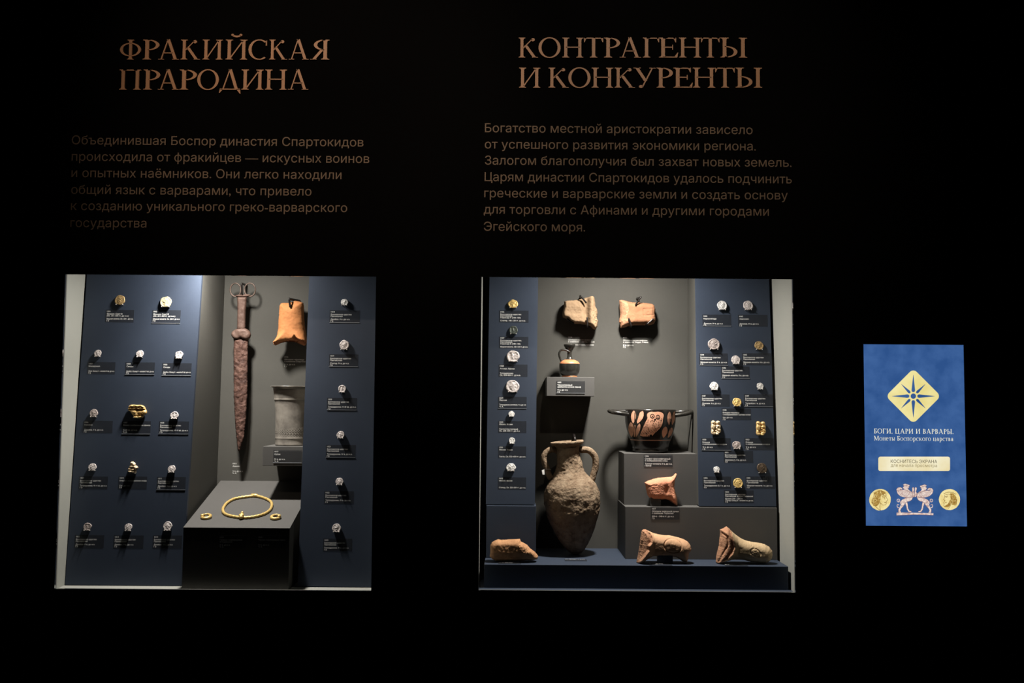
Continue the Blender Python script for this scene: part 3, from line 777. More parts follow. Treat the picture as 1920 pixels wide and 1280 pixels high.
# wide panel of the right case
VP = 'on the panel beside the owl cup'
LG = [
 ((1353.5, 573, 18.5, 'silver_bright', 'rim', 1.0), (1317, 589.5, 1371, 611), ('1042', 'Керкинитида', None, 'Драхма. IV в. до н.э.'), 'bright silver coin, left of the top pair', 'left of the top pair'),
 ((1402, 573, 18.5, 'silver', 'rim', 1.0), (1384, 590, 1439, 612), ('1043', 'Херсонес', None, 'Драхма. IV в. до н.э.'), 'dark-toned silver coin, right of the top pair', 'right of the top pair'),
 ((1338, 645.5, 22.5, 'silver_dark', 'rim', .98), (1311, 662, 1364.5, 684.5), ('1044', BK, PK, 'Медная монета. III в. до н.э.'), 'largest grey-brown coin at upper left', 'under the largest grey-brown coin'),
 ((1422.5, 648, 17, 'bronze', 'rim', .98), (1391.5, 662, 1446, 684.5), ('1045', BK, PK, 'Медная монета. II в. до н.э.'), 'golden-brown bronze coin at upper right', 'under the golden-brown bronze coin'),
 ((1379, 675, 17, 'silver', 'head', 1.0), (1352, 686.5, 1405.5, 709), ('1046', BK, PK, 'Медная монета. II в. до н.э.'), 'pinkish silver coin, highest of the centre coins', 'under the highest of the centre coins'),
 ((1338.5, 724, 16.5, 'silver_bright', 'head', 1.0), (1314, 739, 1368, 762), ('1047', BK, PK, 'Драхма. II в. до н.э.'), 'bright silver coin above the left embracing figures', 'just above the left embracing figures'),
 ((1424.5, 724, 13, 'silver_bright', 'rim', 1.0), (1395, 739, 1449.5, 762), ('1049', BK, PK, 'Тетробол. I в. до н.э.'), 'small bright silver coin above the right embracing figures', 'just above the right embracing figures'),
 ((1381, 754, 17, 'gold', 'head', .98), (1353, 765.5, 1408, 787), ('1048', 'Бляшка-нашивка', 'с изображением Горгоны-ночки', 'II в. до н.э.'), 'bright yellow gold medallion in the middle', 'under the bright yellow gold medallion'),
 (None, (1315, 821, 1370, 843.5), ('1050', 'Бляшка', 'с изображением скифов', 'V в. до н.э.'), '', 'under the left embracing figures'),
 (None, (1396, 821, 1452, 843.5), ('1053', 'Бляшка', 'с изображением скифов', 'V в. до н.э.'), '', 'under the right embracing figures'),
 ((1380.5, 834.5, 16.5, 'silver_dark', 'rim', .93), (1357, 845, 1412, 867), ('1051', BK, PK, 'Драхма (?). II в. до н.э.'), 'dull silver coin between the captions of the figures', 'under the dull silver coin'),
 ((1343, 880, 12, 'silver_bright', 'head', .98), (1317.5, 893, 1370.5, 915.5), ('1052', BK, PK, 'Тетрадрахма (?). I в. до н.э.'), 'tiny bright silver coin at lower left', 'under the tiny silver coin'),
 ((1428, 877.5, 19.5, 'bronze_dark', 'head', 1.0), (1398, 893, 1453, 915.5), ('1055', BK, PK, 'Медная монета. I в. до н.э.'), 'dark brown bronze coin at lower right', 'under the dark brown bronze coin'),
 ((1383, 905.5, 18.5, 'gold', 'rim', 1.0), (1357.5, 919, 1413, 942), None, 'yellow gold coin, lowest', 'lowest of all, under the gold coin')]
for i, (c, r, ln, ds, cs) in enumerate(LG):
    if c: coin(RP, *c[:4], f'{ds} {VP}', c[4], c[5], 80 + i, .05, 'coins on the wide panel of the amphora case')
    lines = std_lines(ln[0], ln[1], ln[2], ln[3]) if ln else std_lines('1054', BK, PK + '. Архонт Гигиенонт', 'Время 220 – 200 гг.', 'Статер. Конец III – начало II в. до н.э.', 'ГЭ')
    put_caption(RP, *r, lines, f'caption plate {cs} {VP}', i in (0, 2, 4, 6, 8), 3.8)
# ------------------------------------------------------------------ solids from an outline (fragments, blade, grip ...)
def dist_to(poly, x, y):
    best = 1e9; n = len(poly)
    for i in range(n):
        ax, ay = poly[i]; bx, by = poly[(i + 1) % n]
        dx, dy = bx - ax, by - ay
        L = dx * dx + dy * dy
        t = 0 if L == 0 else max(0, min(1, ((x - ax) * dx + (y - ay) * dy) / L))
        q = math.hypot(x - ax - t * dx, y - ay - t * dy)
        if q < best: best = q
    return best

def inside(poly, x, y):
    c = False; n = len(poly)
    for i in range(n):
        ax, ay = poly[i]; bx, by = poly[(i + 1) % n]
        if (ay > y) != (by > y) and x < (bx - ax) * (y - ay) / (by - ay) + ax: c = not c
    return c

def resample(poly, step, jag=0.0, seed=0):
    rnd = random.Random(seed); out = []
    n = len(poly)
    for i in range(n):
        ax, ay = poly[i]; bx, by = poly[(i + 1) % n]
        k = max(1, int(math.hypot(bx - ax, by - ay) / step))
        for j in range(k):
            t = j / k
            out.append((ax + (bx - ax) * t + rnd.uniform(-jag, jag), ay + (by - ay) * t + rnd.uniform(-jag, jag)))
    return out

def round_poly(poly, it=2):
    for _ in range(it):
        q = []
        for i in range(len(poly)):
            a, b = poly[i], poly[(i + 1) % len(poly)]
            q += [(a[0] * .75 + b[0] * .25, a[1] * .75 + b[1] * .25), (a[0] * .25 + b[0] * .75, a[1] * .25 + b[1] * .75)]
        poly = q
    return poly

def mesh_2d(poly, step):
    xs = [p[0] for p in poly]; ys = [p[1] for p in poly]
    pts = [Vector(p) for p in poly]; n = len(poly)
    y = min(ys) + step * .5; row = 0
    while y < max(ys):
        x = min(xs) + step * (.5 if row % 2 else 1.0)
        while x < max(xs):
            if inside(poly, x, y) and dist_to(poly, x, y) > step * .45: pts.append(Vector((x, y)))
            x += step
        y += step * .87; row += 1
    v, e, f, *_ = delaunay_2d_cdt(pts, [], [list(range(n))], 1, 1e-5)
    return v, f

def inflate(poly, Yc, Hf, Hb, rr, step=1.8, seed=0, rough=.0006, freq=60, shape=None, matfn=None, power=.5, ridge=None):
    """poly in photo px at depth Yc; grows Hf metres towards the viewer and Hb away from it"""
    v, f = mesh_2d(poly, step)
    mb = MB(); vs = []; ds = [dist_to(poly, p[0], p[1]) for p in v]
    off = Vector((seed * 7.1, seed * 3.3, 1.7))
    s = PX(Yc)
    for side in (1, -1):
        for p, d in zip(v, ds):
            w = W(p[0], p[1], Yc)
            t = min(d / rr, 1.0); h = (1 - (1 - t) ** 2) ** power if d > .01 else 0
            if side > 0:
                y = -Hf * h
                if d > .3:
                    y -= noise.noise(Vector((w.x, w.z, 0)) * freq + off) * rough * 2 * min(1, d / 3)
                    y -= noise.noise(Vector((w.x, w.z, 5)) * freq * 3 + off) * rough * min(1, d / 3)
                    if shape: y -= shape(p[0], p[1], d)
            else: y = Hb * h
            vs.append((w.x, w.y + y, w.z))
    n = len(v); fs, ms = [], []
    for tri in f:
        tri = tuple(tri)
        c = (sum(v[k][0] for k in tri) / len(tri), sum(v[k][1] for k in tri) / len(tri))
        A, B, C = (v[k] for k in tri[:3])
        area = (B[0] - A[0]) * (C[1] - A[1]) - (C[0] - A[0]) * (B[1] - A[1])
        tri = tri if area < 0 else tri[::-1]          # image y runs down
        m = matfn(*c) if matfn else 0
        fs.append(tri); ms.append(m)
        fs.append(tuple(k + n for k in tri[::-1])); ms.append(m)
    # weld the rim: boundary points of both sides coincide
    rim = {k + n: k for k, d in enumerate(ds) if d <= .01}
    fs = [tuple(rim.get(k, k) for k in q) for q in fs]
    mb.add(vs, fs, ms, True)
    return mb

def in_poly(poly): return lambda x, y: 1 if inside(poly, x, y) else 0
def ridge_line(pts, width, amp):
    def fn(x, y):
        best = 1e9
        for (ax, ay), (bx, by) in zip(pts, pts[1:]):
            dx, dy = bx - ax, by - ay; L = dx * dx + dy * dy
            t = max(0, min(1, ((x - ax) * dx + (y - ay) * dy) / L))
            best = min(best, math.hypot(x - ax - t * dx, y - ay - t * dy))
        return amp * math.exp(-(best / width) ** 2)
    return fn
def oval_line(cx, cy, rx, ry, width, amp, rot=0):
    def fn(x, y):
        c, s = math.cos(rot), math.sin(rot)
        u, v = ((x - cx) * c + (y - cy) * s) / rx, (-(x - cx) * s + (y - cy) * c) / ry
        return amp * math.exp(-((math.hypot(u, v) - 1) * min(rx, ry) / width) ** 2)
    return fn

def smooth_path(pts, n=6):
    pts = [Vector(p) for p in pts]; out = []
    for i in range(len(pts) - 1):
        p0, p1, p2, p3 = pts[max(i - 1, 0)], pts[i], pts[i + 1], pts[min(i + 2, len(pts) - 1)]
        for j in range(n):
            t = j / n
            out.append(.5 * ((2 * p1) + (p2 - p0) * t + (2 * p0 - 5 * p1 + 4 * p2 - p3) * t * t + (3 * p1 - p0 - 3 * p2 + p3) * t ** 3))
    return out + [pts[-1]]

def hook(px0, py0, px1, py1, yf, label, rad=.0022, name='mounting_hook', drop=None):
    """bent rod: leaves the back wall, passes over the piece, and lies down its front"""
    a = W(px0, py0, yf); b = W(px1, py1, yf)
    back = Vector((a.x + (0.004 if drop is None else drop), YB, a.z + .001))
    path = smooth_path([back, a + Vector((0, .012, .0004)), a, a + (b - a) * .25 + Vector((0, -.0012, 0)), b], 5)
    o = MB().tube(path, [rad * 1.25] * 6 + [rad] * (len(path) - 6), 10).build(name, M['rod'])
    tag(o, label, 'hook', 'dark metal hooks')
    return o

def root(name, label, cat, px, py, Y, group=None): return thing(name, label, cat, W(px, py, Y), group)

# ------------------------------------------------------------------ figured gold plaques
q = lambda s, o, *v: [(o[0] + v[i] / s, o[1] + v[i + 1] / s) for i in range(0, len(v), 2)]
def bump_at(x0, y0, rx, ry, amp, rot=0.0):
    c, s_ = math.cos(rot), math.sin(rot)
    def fn(x, y):
        u, v = ((x - x0) * c + (y - y0) * s_) / rx, (-(x - x0) * s_ + (y - y0) * c) / ry
        r2 = u * u + v * v
        return amp * math.sqrt(1 - r2) if r2 < 1 else 0.0
    return fn
def relief_plaque(pl, px, py, outline, feats, mat, label, pin_px, H=.0022, seed=1):
    fr = pl.frame(px, py); o = fr.translation
    t = thing('gold_plaque', label, 'plaque', fr, 'figured plaques')
    mb = inflate(resample(outline, .8, .05, seed), o.y - STAND - .001, H, .001, 2.2, .55, seed, .00018, 240, shape=lambda x, y, d: max(f(x, y) for f in feats if f.amp > 0) * min(1, d / 1.2) + sum(f(x, y) for f in feats if f.amp < 0) * min(1, d / 1.2))
    for v in mb.v: v.y += (v.z - o.z) * pl.k
    mb.build('plaque_body', M[mat], t)
    s_ = (o - CAM).dot(FWD) / F_PX
    for x, y in pin_px:
        a = pl.frame(x, y).translation - o; lx, ly = a.x, a.dot(pl.up)
        MB().tube([(lx, ly, 0), (lx, ly, .0050), (lx, ly + .7 * s_, .0066)], [.0008, .0009, .0015], 8).build('mount_pin', M['pin'], t, world=False)
class Ft:
    def __init__(self, fn, amp): self.fn, self.amp = fn, amp
    def __call__(self, x, y): return self.fn(x, y)
def B(s_, o, x, y, rx, ry, amp, rot=0.0):
    p = q(s_, o, x, y)[0]; return Ft(bump_at(p[0], p[1], rx / s_, ry / s_, amp, rot), amp)
def R(s_, o, w_, amp, *pts): return Ft(ridge_line(q(s_, o, *pts), w_, amp), amp)
C6 = (215, 740)
mane = [R(8, C6, 1.15, .0050, 204, 186, 236, 158, 276, 170, 316, 156, 356, 172, 402, 160, 452, 184), R(8, C6, 1.0, .0042, 200, 214, 246, 202, 292, 212, 334, 194, 384, 210, 430, 198, 462, 206),
        R(8, C6, .8, .0046, 262, 150, 300, 186, 330, 152), R(8, C6, .8, .0044, 360, 160, 396, 192, 430, 168), B(8, C6, 232, 176, 22, 18, .0046), B(8, C6, 300, 160, 18, 14, .0050), B(8, C6, 420, 176, 26, 16, .0046), R(8, C6, .8, .0040, 212, 232, 262, 228, 320, 232)]
relief_plaque(LP, 257.5, 770.5, round_poly(q(8, C6, 196, 222, 208, 188, 214, 162, 262, 143, 330, 152, 400, 150, 452, 170, 468, 214, 490, 250, 482, 290, 442, 306, 432, 346, 362, 357, 292, 346, 284, 312, 250, 270), 1),
    mane + [B(8, C6, 300, 255, 62, 30, .0040, .35), B(8, C6, 380, 262, 80, 26, .0034, -.1), B(8, C6, 452, 262, 40, 38, .0052), B(8, C6, 335, 290, 30, 36, .0034), B(8, C6, 320, 334, 42, 13, .0036), B(8, C6, 392, 330, 44, 14, .0034, -.15), B(8, C6, 226, 232, 28, 18, .0032),
            R(8, C6, .6, -.0012, 330, 222, 390, 226, 465, 224), R(8, C6, .7, -.0016, 300, 314, 370, 312, 430, 308)],
    'gold_plaque', f'gold plaque shaped like a reclining animal {WP}', [(252.5, 783.3), (262, 783)], seed=31)
relief_plaque(LP, 249.5, 876.5, round_poly(q(8, C6, 232, 1042, 236, 1010, 262, 996, 292, 1008, 318, 1034, 314, 1058, 346, 1068, 357, 1094, 342, 1118, 330, 1130, 330, 1180, 290, 1172, 240, 1166, 200, 1152, 198, 1112, 218, 1082), 1),
    [B(8, C6, 262, 1020, 28, 24, .0042), B(8, C6, 292, 1042, 26, 14, .0036, .3), B(8, C6, 262, 1076, 52, 24, .0036, -.1), B(8, C6, 326, 1092, 30, 26, .0048), B(8, C6, 238, 1108, 34, 22, .0036, .4), B(8, C6, 282, 1124, 42, 16, .0030), B(8, C6, 236, 1146, 38, 14, .0036), B(8, C6, 300, 1154, 34, 22, .0034),
     R(8, C6, .8, -.0018, 236, 1050, 280, 1056, 314, 1058), R(8, C6, .7, -.0016, 210, 1130, 260, 1134, 330, 1130), R(8, C6, .6, -.0012, 216, 1096, 262, 1100, 300, 1096)],
    'gold_plaque_pale', f'upright gold plaque of a seated figure {WP}', [(245.5, 886), (254.5, 887.5)], seed=32)
def figures(dx, dy, mat, label, seed):
    o = (1310 + dx, 750 + dy); Bf = lambda *a: B(6.4, o, *a); Rf = lambda *a: R(6.4, o, *a)
    out = round_poly(q(6.4, o, 148, 268, 156, 248, 178, 240, 198, 252, 206, 264, 214, 250, 238, 245, 260, 258, 262, 288, 266, 320, 258, 338, 268, 356, 266, 384, 250, 396, 240, 416, 205, 418, 190, 410, 172, 420, 152, 408, 145, 384, 152, 352, 146, 320, 152, 292), 1)
    relief_plaque(RP, 1342 + dx, 802.5 + dy, out, [Bf(176, 266, 25, 23, .0048), Bf(232, 268, 25, 22, .0044), Bf(250, 254, 10, 12, .0036), Bf(172, 318, 28, 40, .0042, -.1), Bf(196, 310, 18, 14, .0044, .5), Bf(228, 310, 26, 18, .0046, -.5), Bf(250, 318, 14, 34, .0036), Bf(215, 335, 20, 12, .0040, .4),
        Bf(162, 374, 20, 28, .0040), Bf(176, 398, 30, 16, .0042), Bf(240, 356, 28, 18, .0048, .5), Bf(232, 384, 34, 14, .0040, -.2), Bf(218, 404, 24, 12, .0038), Bf(206, 366, 16, 12, .0030),
        Rf(.7, -.0022, 206, 268, 204, 292, 196, 330, 188, 356, 196, 384), Rf(.5, -.0012, 152, 346, 186, 352), Rf(.5, -.0012, 212, 292, 256, 294), Rf(.5, -.0012, 205, 394, 258, 372), Rf(.4, -.0010, 218, 262, 232, 276, 246, 268), Rf(.35, -.0008, 160, 300, 168, 322, 164, 344)],
        mat, label, [(1338 + dx, 814.6 + dy), (1345 + dx, 814.6 + dy)], seed=seed)
figures(0, 0, 'gold_plaque_pale', f'pinkish gold plaque of two embracing figures, left one {VP}', 33)
figures(84.3, 1.2, 'gold_plaque', f'yellow gold plaque of two embracing figures, right one {VP}', 34)

# ------------------------------------------------------------------ sword
q = lambda s, o, *v: [(o[0] + v[i] / s, o[1] + v[i + 1] / s) for i in range(0, len(v), 2)]
YS = .272
sw = root('sword', 'long rusty iron sword with two-ring pommel, hanging on the left case wall', 'sword', 452, 847, YS)
blade = [(438.2, 634), (465.2, 634), (465, 645), (464.3, 690), (464, 740), (462.6, 760), (461, 790), (457.5, 820), (452.5, 836), (448, 847.5), (445.6, 842), (443, 815), (441.5, 800), (440.2, 780), (438.4, 745), (438, 690)]
inflate(resample(blade, 2.2, .45, 3), YS, .0052, .004, 12, 1.9, 3, .0011, 110, power=.8,
        shape=lambda x, y, d: .0011 * math.exp(-((x - 451.5) / 3) ** 2) + .0013 * noise.noise(Vector((x * .25, y * .12, 2)))).build('blade', M['rust'], sw)
grip = q(9.143, (420, 510), 222, 420, 395, 418, 388, 520, 378, 640, 372, 800, 368, 985, 330, 1000, 222, 985, 226, 800, 230, 640)
inflate(resample(grip, 2, .15, 4), YS, .0062, .005, 5, 1.7, 5, .0004, 90).build('grip', M['rust_smooth'], sw)
guard = round_poly(q(9.143, (420, 510), 225, 968, 300, 955, 380, 962, 440, 1010, 466, 1065, 455, 1120, 420, 1155, 370, 1165, 320, 1150, 290, 1128, 265, 1150, 215, 1162, 165, 1150, 128, 1095, 122, 1055, 150, 1005), 1)
inflate(resample(guard, 2, .1, 5), YS - .001, .0095, .006, 7, 1.6, 6, .0007, 70).build('guard', M['rust_smooth'], sw)
for cx, cy, rx, ry in ((441.6, 543.4, 9.9, 12.4), (468.6, 543.2, 10.2, 12.4)):
    pts = [W(cx + rx * math.cos(a), cy + ry * math.sin(a), YS - .001) for a in [2 * math.pi * k / 36 for k in range(36)]]
    MB().tube(pts, .0019, 10, closed=True).build('pommel_ring', M['rust_ring'], sw)
inflate(round_poly(q(9.143, (420, 510), 170, 395, 260, 385, 340, 378, 450, 380, 470, 400, 400, 430, 300, 432, 215, 425), 1), YS - .001, .0055, .004, 4, 1.4, 8, .0003).build('pommel_bar', M['rust_smooth'], sw)
hook(453.5, 531.5, 454, 551, YS - .008, 'dark hook rod between the two pommel rings of the sword', .0023, drop=.0)

# ------------------------------------------------------------------ orange tile fragment over the beaker
YT = .275
tile = q(9.143, (500, 540), 245, 262, 275, 252, 370, 255, 420, 240, 480, 215, 545, 225, 600, 238, 632, 262, 640, 320, 640, 480, 652, 620, 672, 780, 690, 880, 690, 925, 668, 975, 640, 985, 560, 955, 520, 935, 450, 920, 370, 918, 290, 930, 230, 950, 155, 985, 118, 965, 110, 945, 150, 895, 182, 830, 198, 700, 205, 560, 215, 420, 222, 310)
notch = q(9.143, (500, 540), 516, 800, 535, 840, 580, 885, 640, 905, 690, 920, 690, 1000, 560, 1000, 480, 900)
underside = q(9.143, (500, 540), 100, 950, 160, 935, 240, 918, 300, 915, 380, 895, 440, 885, 480, 870, 516, 800, 535, 850, 590, 890, 640, 905, 700, 920, 700, 1000, 100, 1000)
tf = root('clay_fragment', 'bright orange flared clay fragment hung above the metal beaker', 'pottery fragment', 545, 640, YT)
inflate(resample(tile, 2, .25, 9), YT, .026, .012, 22, 1.6, 9, .0005, 60, matfn=in_poly(underside),
        shape=lambda x, y, d: .016 * max(0, (y - 618) / 28) ** 1.5 - (.022 if inside(underside, x, y) else 0) + ridge_line([(531, 596), (540, 587), (545, 590)], 1.2, -.0006)(x, y)).build('body', [M['clay_orange'], M['clay_orange_break']], tf)
hook(542.5, 560, 544, 575.5, YT - .027, 'dark hook holding the top of the bright orange clay fragment', .0026, drop=.012)

# ------------------------------------------------------------------ stamped fragments on the right case wall
YF = .289
sh = q(4.129, (890, 505), 692, 248, 720, 240, 780, 238, 830, 228, 875, 215, 910, 206, 926, 220, 933, 255, 936, 290, 950, 318, 952, 345, 946, 372, 956, 400, 950, 440, 936, 466, 915, 458, 900, 440, 860, 428, 800, 420, 770, 420, 740, 405, 718, 385, 683, 372, 680, 330, 690, 300)
edge_r = q(4.129, (890, 505), 905, 330, 950, 318, 960, 400, 950, 440, 936, 470, 910, 460, 915, 400, 905, 360)
t = root('clay_fragment', 'beige stamped clay fragment held by three dark hooks above the black jug', 'pottery fragment', 1088, 600, YF)
vein = ridge_line([(1095.5, 572), (1096.5, 590), (1094, 606)], 1.0, -.0012)
colz = lambda x: .010 * math.exp(-((x - 1107) / 7) ** 2) - .006 * math.exp(-((x - 1099) / 5) ** 2)
scratch = [ridge_line([(1061 + i * 7, 579 + j * 5 + (i % 2)), (1065 + i * 7, 578 + j * 5)], .7, -.0005) for i in range(4) for j in range(3)]
inflate(resample(sh, 1.8, .4, 11), YF, .022, .018, 4.5, 1.5, 11, .0007, 75, matfn=in_poly(edge_r),
        shape=lambda x, y, d: vein(x, y) + colz(x) + sum(g(x, y) for g in scratch) + (.004 * noise.noise(Vector((x * .5, y * .5, 1))) if inside(edge_r, x, y) else 0)).build('body', [M['clay_beige'], M['clay_beige']], t)
hook(1088.3, 554.5, 1099.2, 567.5, YF - .029, 'dark hook at the top of the beige stamped fragment')
hook(1064.3, 598.0, 1076, 606.5, YF - .012, 'dark hook at the lower left of the beige stamped fragment', .002)
hook(1101.5, 611, 1101, 595, YF - .026, 'dark upright hook at the lower right of the beige stamped fragment')

sh2 = [(1161, 563), (1165, 562), (1170, 562.5), (1178, 565), (1186, 566.5), (1200, 567), (1212, 568), (1223, 569.5), (1227, 573), (1229, 580), (1228, 589), (1229.5, 600), (1226, 607), (1218, 609.5), (1204, 609.5), (1190, 609.8), (1177, 611.5), (1170, 614), (1164, 615.3), (1162, 609), (1160.6, 602), (1163, 590), (1161.5, 575)]
brk2 = [(1159, 560), (1170, 561.5), (1176, 571), (1178, 582), (1174, 592), (1176, 603), (1177, 612), (1163, 617)]
t = root('clay_fragment', 'salmon clay handle fragment with a square stamp, on the right case wall', 'pottery fragment', 1196, 600, YF)
sq = [ridge_line(p, .8, -.0011) for p in ([(1204.5, 580.5), (1222, 580)], [(1204.5, 580.5), (1205, 592.5)], [(1205, 592.5), (1222, 592)], [(1222, 580), (1222, 592)])] + [oval_line(1213, 587, 3, 3, .9, .0008)]
crk = ridge_line([(1171, 563), (1177, 575), (1176, 588), (1170, 592)], 1.1, -.0015)
inflate(resample(sh2, 1.8, .25, 12), YF, .023, .018, 10, 1.4, 12, .0005, 60, matfn=in_poly(brk2),
        shape=lambda x, y, d: sum(g(x, y) for g in sq) + crk(x, y) - (.008 * min(1, max(0, (1178 - x) / 10)) if inside(brk2, x, y) else 0)).build('body', [M['clay_salmon'], M['clay_break']], t)
hook(1201.5, 557, 1191.8, 571.5, YF - .026, 'dark hook at the top of the salmon square-stamped fragment', drop=-.004)
hook(1183.8, 611, 1179, 596.5, YF - .026, 'dark hook at the lower left of the salmon square-stamped fragment')
hook(1213.5, 607.5, 1224.5, 597.5, YF - .021, 'dark hook at the lower right of the salmon square-stamped fragment')

# ------------------------------------------------------------------ metal beaker
def px_lathe(prof, axis_px, Yc, zref_px, seg=56, mats=None, wob=None):
    s = PX(Yc); o = W(axis_px, zref_px, Yc)
    mb = MB(); mb.lathe([(r * s, o.z - (y - zref_px) * s * 1.0) for r, y in prof], seg, mats, (o.x, Yc), wob)
    return mb, o, s
YBK = .235
bp = [(44, 727.6), (46, 727.0), (45.5, 726.4), (42, 727.2), (39.6, 729), (39.3, 731)]
prof = [(0.5, 733), (36, 731), (37.5, 728.6), (42.3, 727.2), (43.8, 726.5), (43.6, 727.3), (39.2, 729.5), (37.8, 733), (36.8, 740), (36.1, 748), (35.7, 750), (36.2, 751), (35.7, 752.2), (34.6, 754), (34.2, 760), (33.2, 775), (32.6, 790), (32.2, 802)]
prof += [(32.2, 803 + i * 1.2) for i in range(15)] + [(32.4, 821.5), (32.9, 822.8), (32.4, 824), (32.1, 826), (32.2, 833), (32.6, 834), (32.2, 835.4), (31, 835.9), (.5, 836)]
bk_z = BEAK_Z
def bw(a, z, r):
    py = 836 - (z - bk_z) / PX(YBK); d = 0
    if py < 730 and r > .05: d += .0012 * math.sin(3 * a + 1)
    if 802 < py < 821: d += .0009 * math.sin(a * 40 + (1 if int(py * .45) % 2 else 0) * math.pi) * math.sin((py - 802) / 19 * math.pi)
    if 740 < py < 749: d += .0009 * max(0, math.sin(a * 12)) * math.sin((py - 740) / 9 * math.pi)
    return d
mb = MB(); s = PX(YBK); ax = W(549, 836, YBK).x
mb.lathe([(r * s, bk_z + (836 - y) * s + .0003) for r, y in prof], 120, None, (ax, YBK), bw)
t = thing('beaker', 'tall dull silver beaker with flared rim on the left case wall block', 'vessel', (ax, YBK, bk_z))
mb.build('body', M['pewter'], t)

# ------------------------------------------------------------------ black-glazed jug
YL = .250
pr = [(.3, 648), (7, 646.5), (9.6, 644.6), (11.0, 643.8), (11.4, 644.4), (10.6, 647), (9, 650), (6.8, 653.5), (5.0, 656), (4.4, 658.5), (4.2, 662), (4.4, 666), (5.2, 669.5), (7, 671.5), (7.6, 672.4),
      (8.4, 672.6), (12, 674), (15, 675.5), (17.3, 677.3), (18.6, 679), (19.1, 680.6), (19.4, 683), (19.5, 687), (19.2, 691), (18.3, 695), (17, 698.4), (15.4, 701), (14.2, 702.2), (13.6, 702.7), (14.4, 703.2), (14.6, 704.4), (14.3, 705.8), (.3, 706)]
jm = [0 if not (15 <= i <= 19 or i >= 28) else 1 for i in range(len(pr) - 1)]
s = PX(YL); ax = W(1067.8, 706, YL).x
t = thing('jug', 'small black-glazed jug with orange shoulder band on the grey wall block', 'vessel', (ax, YL, LEK_Z))
z_of = lambda y: LEK_Z + (706 - y) * s + .0003
MB().lathe([(r * s, z_of(y)) for r, y in pr], 56, jm, (ax, YL)).build('body', [M['glaze_sheen'], M['glaze_orange']], t)
hp = q(9.143, (1000, 630), 618, 262, 585, 238, 545, 226, 495, 222, 458, 240, 440, 285, 444, 330, 458, 375, 476, 415)
hpts = [Vector((ax + (x - 1067.8) * s, YL - .004, z_of(y))) for x, y in hp]
MB().tube(smooth_path(hpts, 4), .0027, 10, squash=1.5).build('handle', M['glaze_sheen'], t)

# ------------------------------------------------------------------ owl cup
YC = .243; s = PX(YC); axpx = 1219.4; ax = W(axpx, 848, YC).x
cup = [(.3, 838), (30, 835), (40, 800), (45.2, 770), (46, 768.4), (46.9, 768.2), (47.3, 769.2), (47.3, 775), (47.2, 785), (46.6, 793), (45.4, 800), (43.6, 807), (41.6, 814), (39.4, 821), (37.9, 824.2), (37.4, 825.2), (36.9, 826.4), (36, 830), (34.4, 836), (33.2, 840), (32.6, 841.6), (33, 842.4), (33.4, 843.6), (33.3, 845.5), (32.4, 847.5), (.3, 848)]
cz = lambda y: CUP_Z + (848 - y) * s + .0003
ct = thing('owl_cup', 'two-handled black cup painted with a red owl, on the small riser box', 'vessel', (ax, YC, CUP_Z))
mb = MB().lathe([(r * s, cz(y)) for r, y in cup], 72, [0] * 14 + [1] + [0] * (len(cup) - 16), (ax, YC))
cr = sorted((y, r) for r, y in cup[5:])
def cup_r(y):
    for (y0, r0), (y1, r1) in zip(cr, cr[1:]):
        if y0 <= y <= y1: return r0 + (r1 - r0) * (y - y0) / max(1e-6, y1 - y0)
    return cr[-1][1]
def paint(poly, lift, mat, step=2.6):
    """a painted patch that hugs the cup's wall"""
    v, f = mesh_2d(resample(poly, step * .8), step)
    vs = []
    for x, y in v:
        r = cup_r(y) * s + lift; dx = (x - axpx) * s
        vs.append((ax + dx, YC - math.sqrt(max(r * r - dx * dx, 1e-8)), cz(y)))
    fs = []
    for tri in f:
        A, B, C = (v[k] for k in tri[:3])
        fs.append(tuple(tri) if (B[0] - A[0]) * (C[1] - A[1]) - (C[0] - A[0]) * (B[1] - A[1]) < 0 else tuple(tri)[::-1])
    mb.add(vs, fs, mat, True)
C7 = (1130, 750)
def leaf(cx, cy, rx, ry, rot):
    pts = []
    for k in range(24):
        a = 2 * math.pi * k / 24
        u = rx * math.copysign(abs(math.cos(a)) ** 1.5, math.cos(a)) * (1 - .22 * math.sin(a)); v_ = ry * math.sin(a)
        c, s_ = math.cos(rot), math.sin(rot)
        pts += [cx + u * c - v_ * s_, cy + u * s_ + v_ * c]
    return q(7.111, C7, *pts)
owl = round_poly(q(7.111, C7, 550, 180, 590, 158, 640, 162, 700, 156, 752, 172, 770, 205, 756, 245, 752, 310, 725, 365, 675, 415, 635, 452, 622, 478, 462, 482, 478, 430, 500, 360, 528, 292, 556, 242, 546, 208), 1)
paint(owl, .0003, 2)
for lf in ((384, 230, 28, 84, .05), (462, 232, 33, 88, .38), (364, 398, 30, 98, -.10), (440, 400, 22, 90, .20), (846, 244, 30, 88, .04), (912, 240, 30, 92, .22), (784, 424, 37, 76, .20), (866, 432, 34, 72, .40)):
    paint(leaf(*lf), .0006, 2, 1.8)
for a_, b_, wd_ in (((400, 170), (398, 320), 5), ((452, 170), (408, 320), 5), ((404, 300), (404, 488), 8), ((862, 250), (850, 400), 4), ((900, 170), (862, 400), 4), ((850, 380), (830, 480), 5)):
    paint(q(7.111, C7, a_[0] - wd_, a_[1], a_[0] + wd_, a_[1], b_[0] + wd_, b_[1], b_[0] - wd_, b_[1]), .0008, 0, 1.4)
paint(q(7.111, C7, 398, 335, 408, 335, 410, 488, 394, 488), .0010, 2, 1.4)
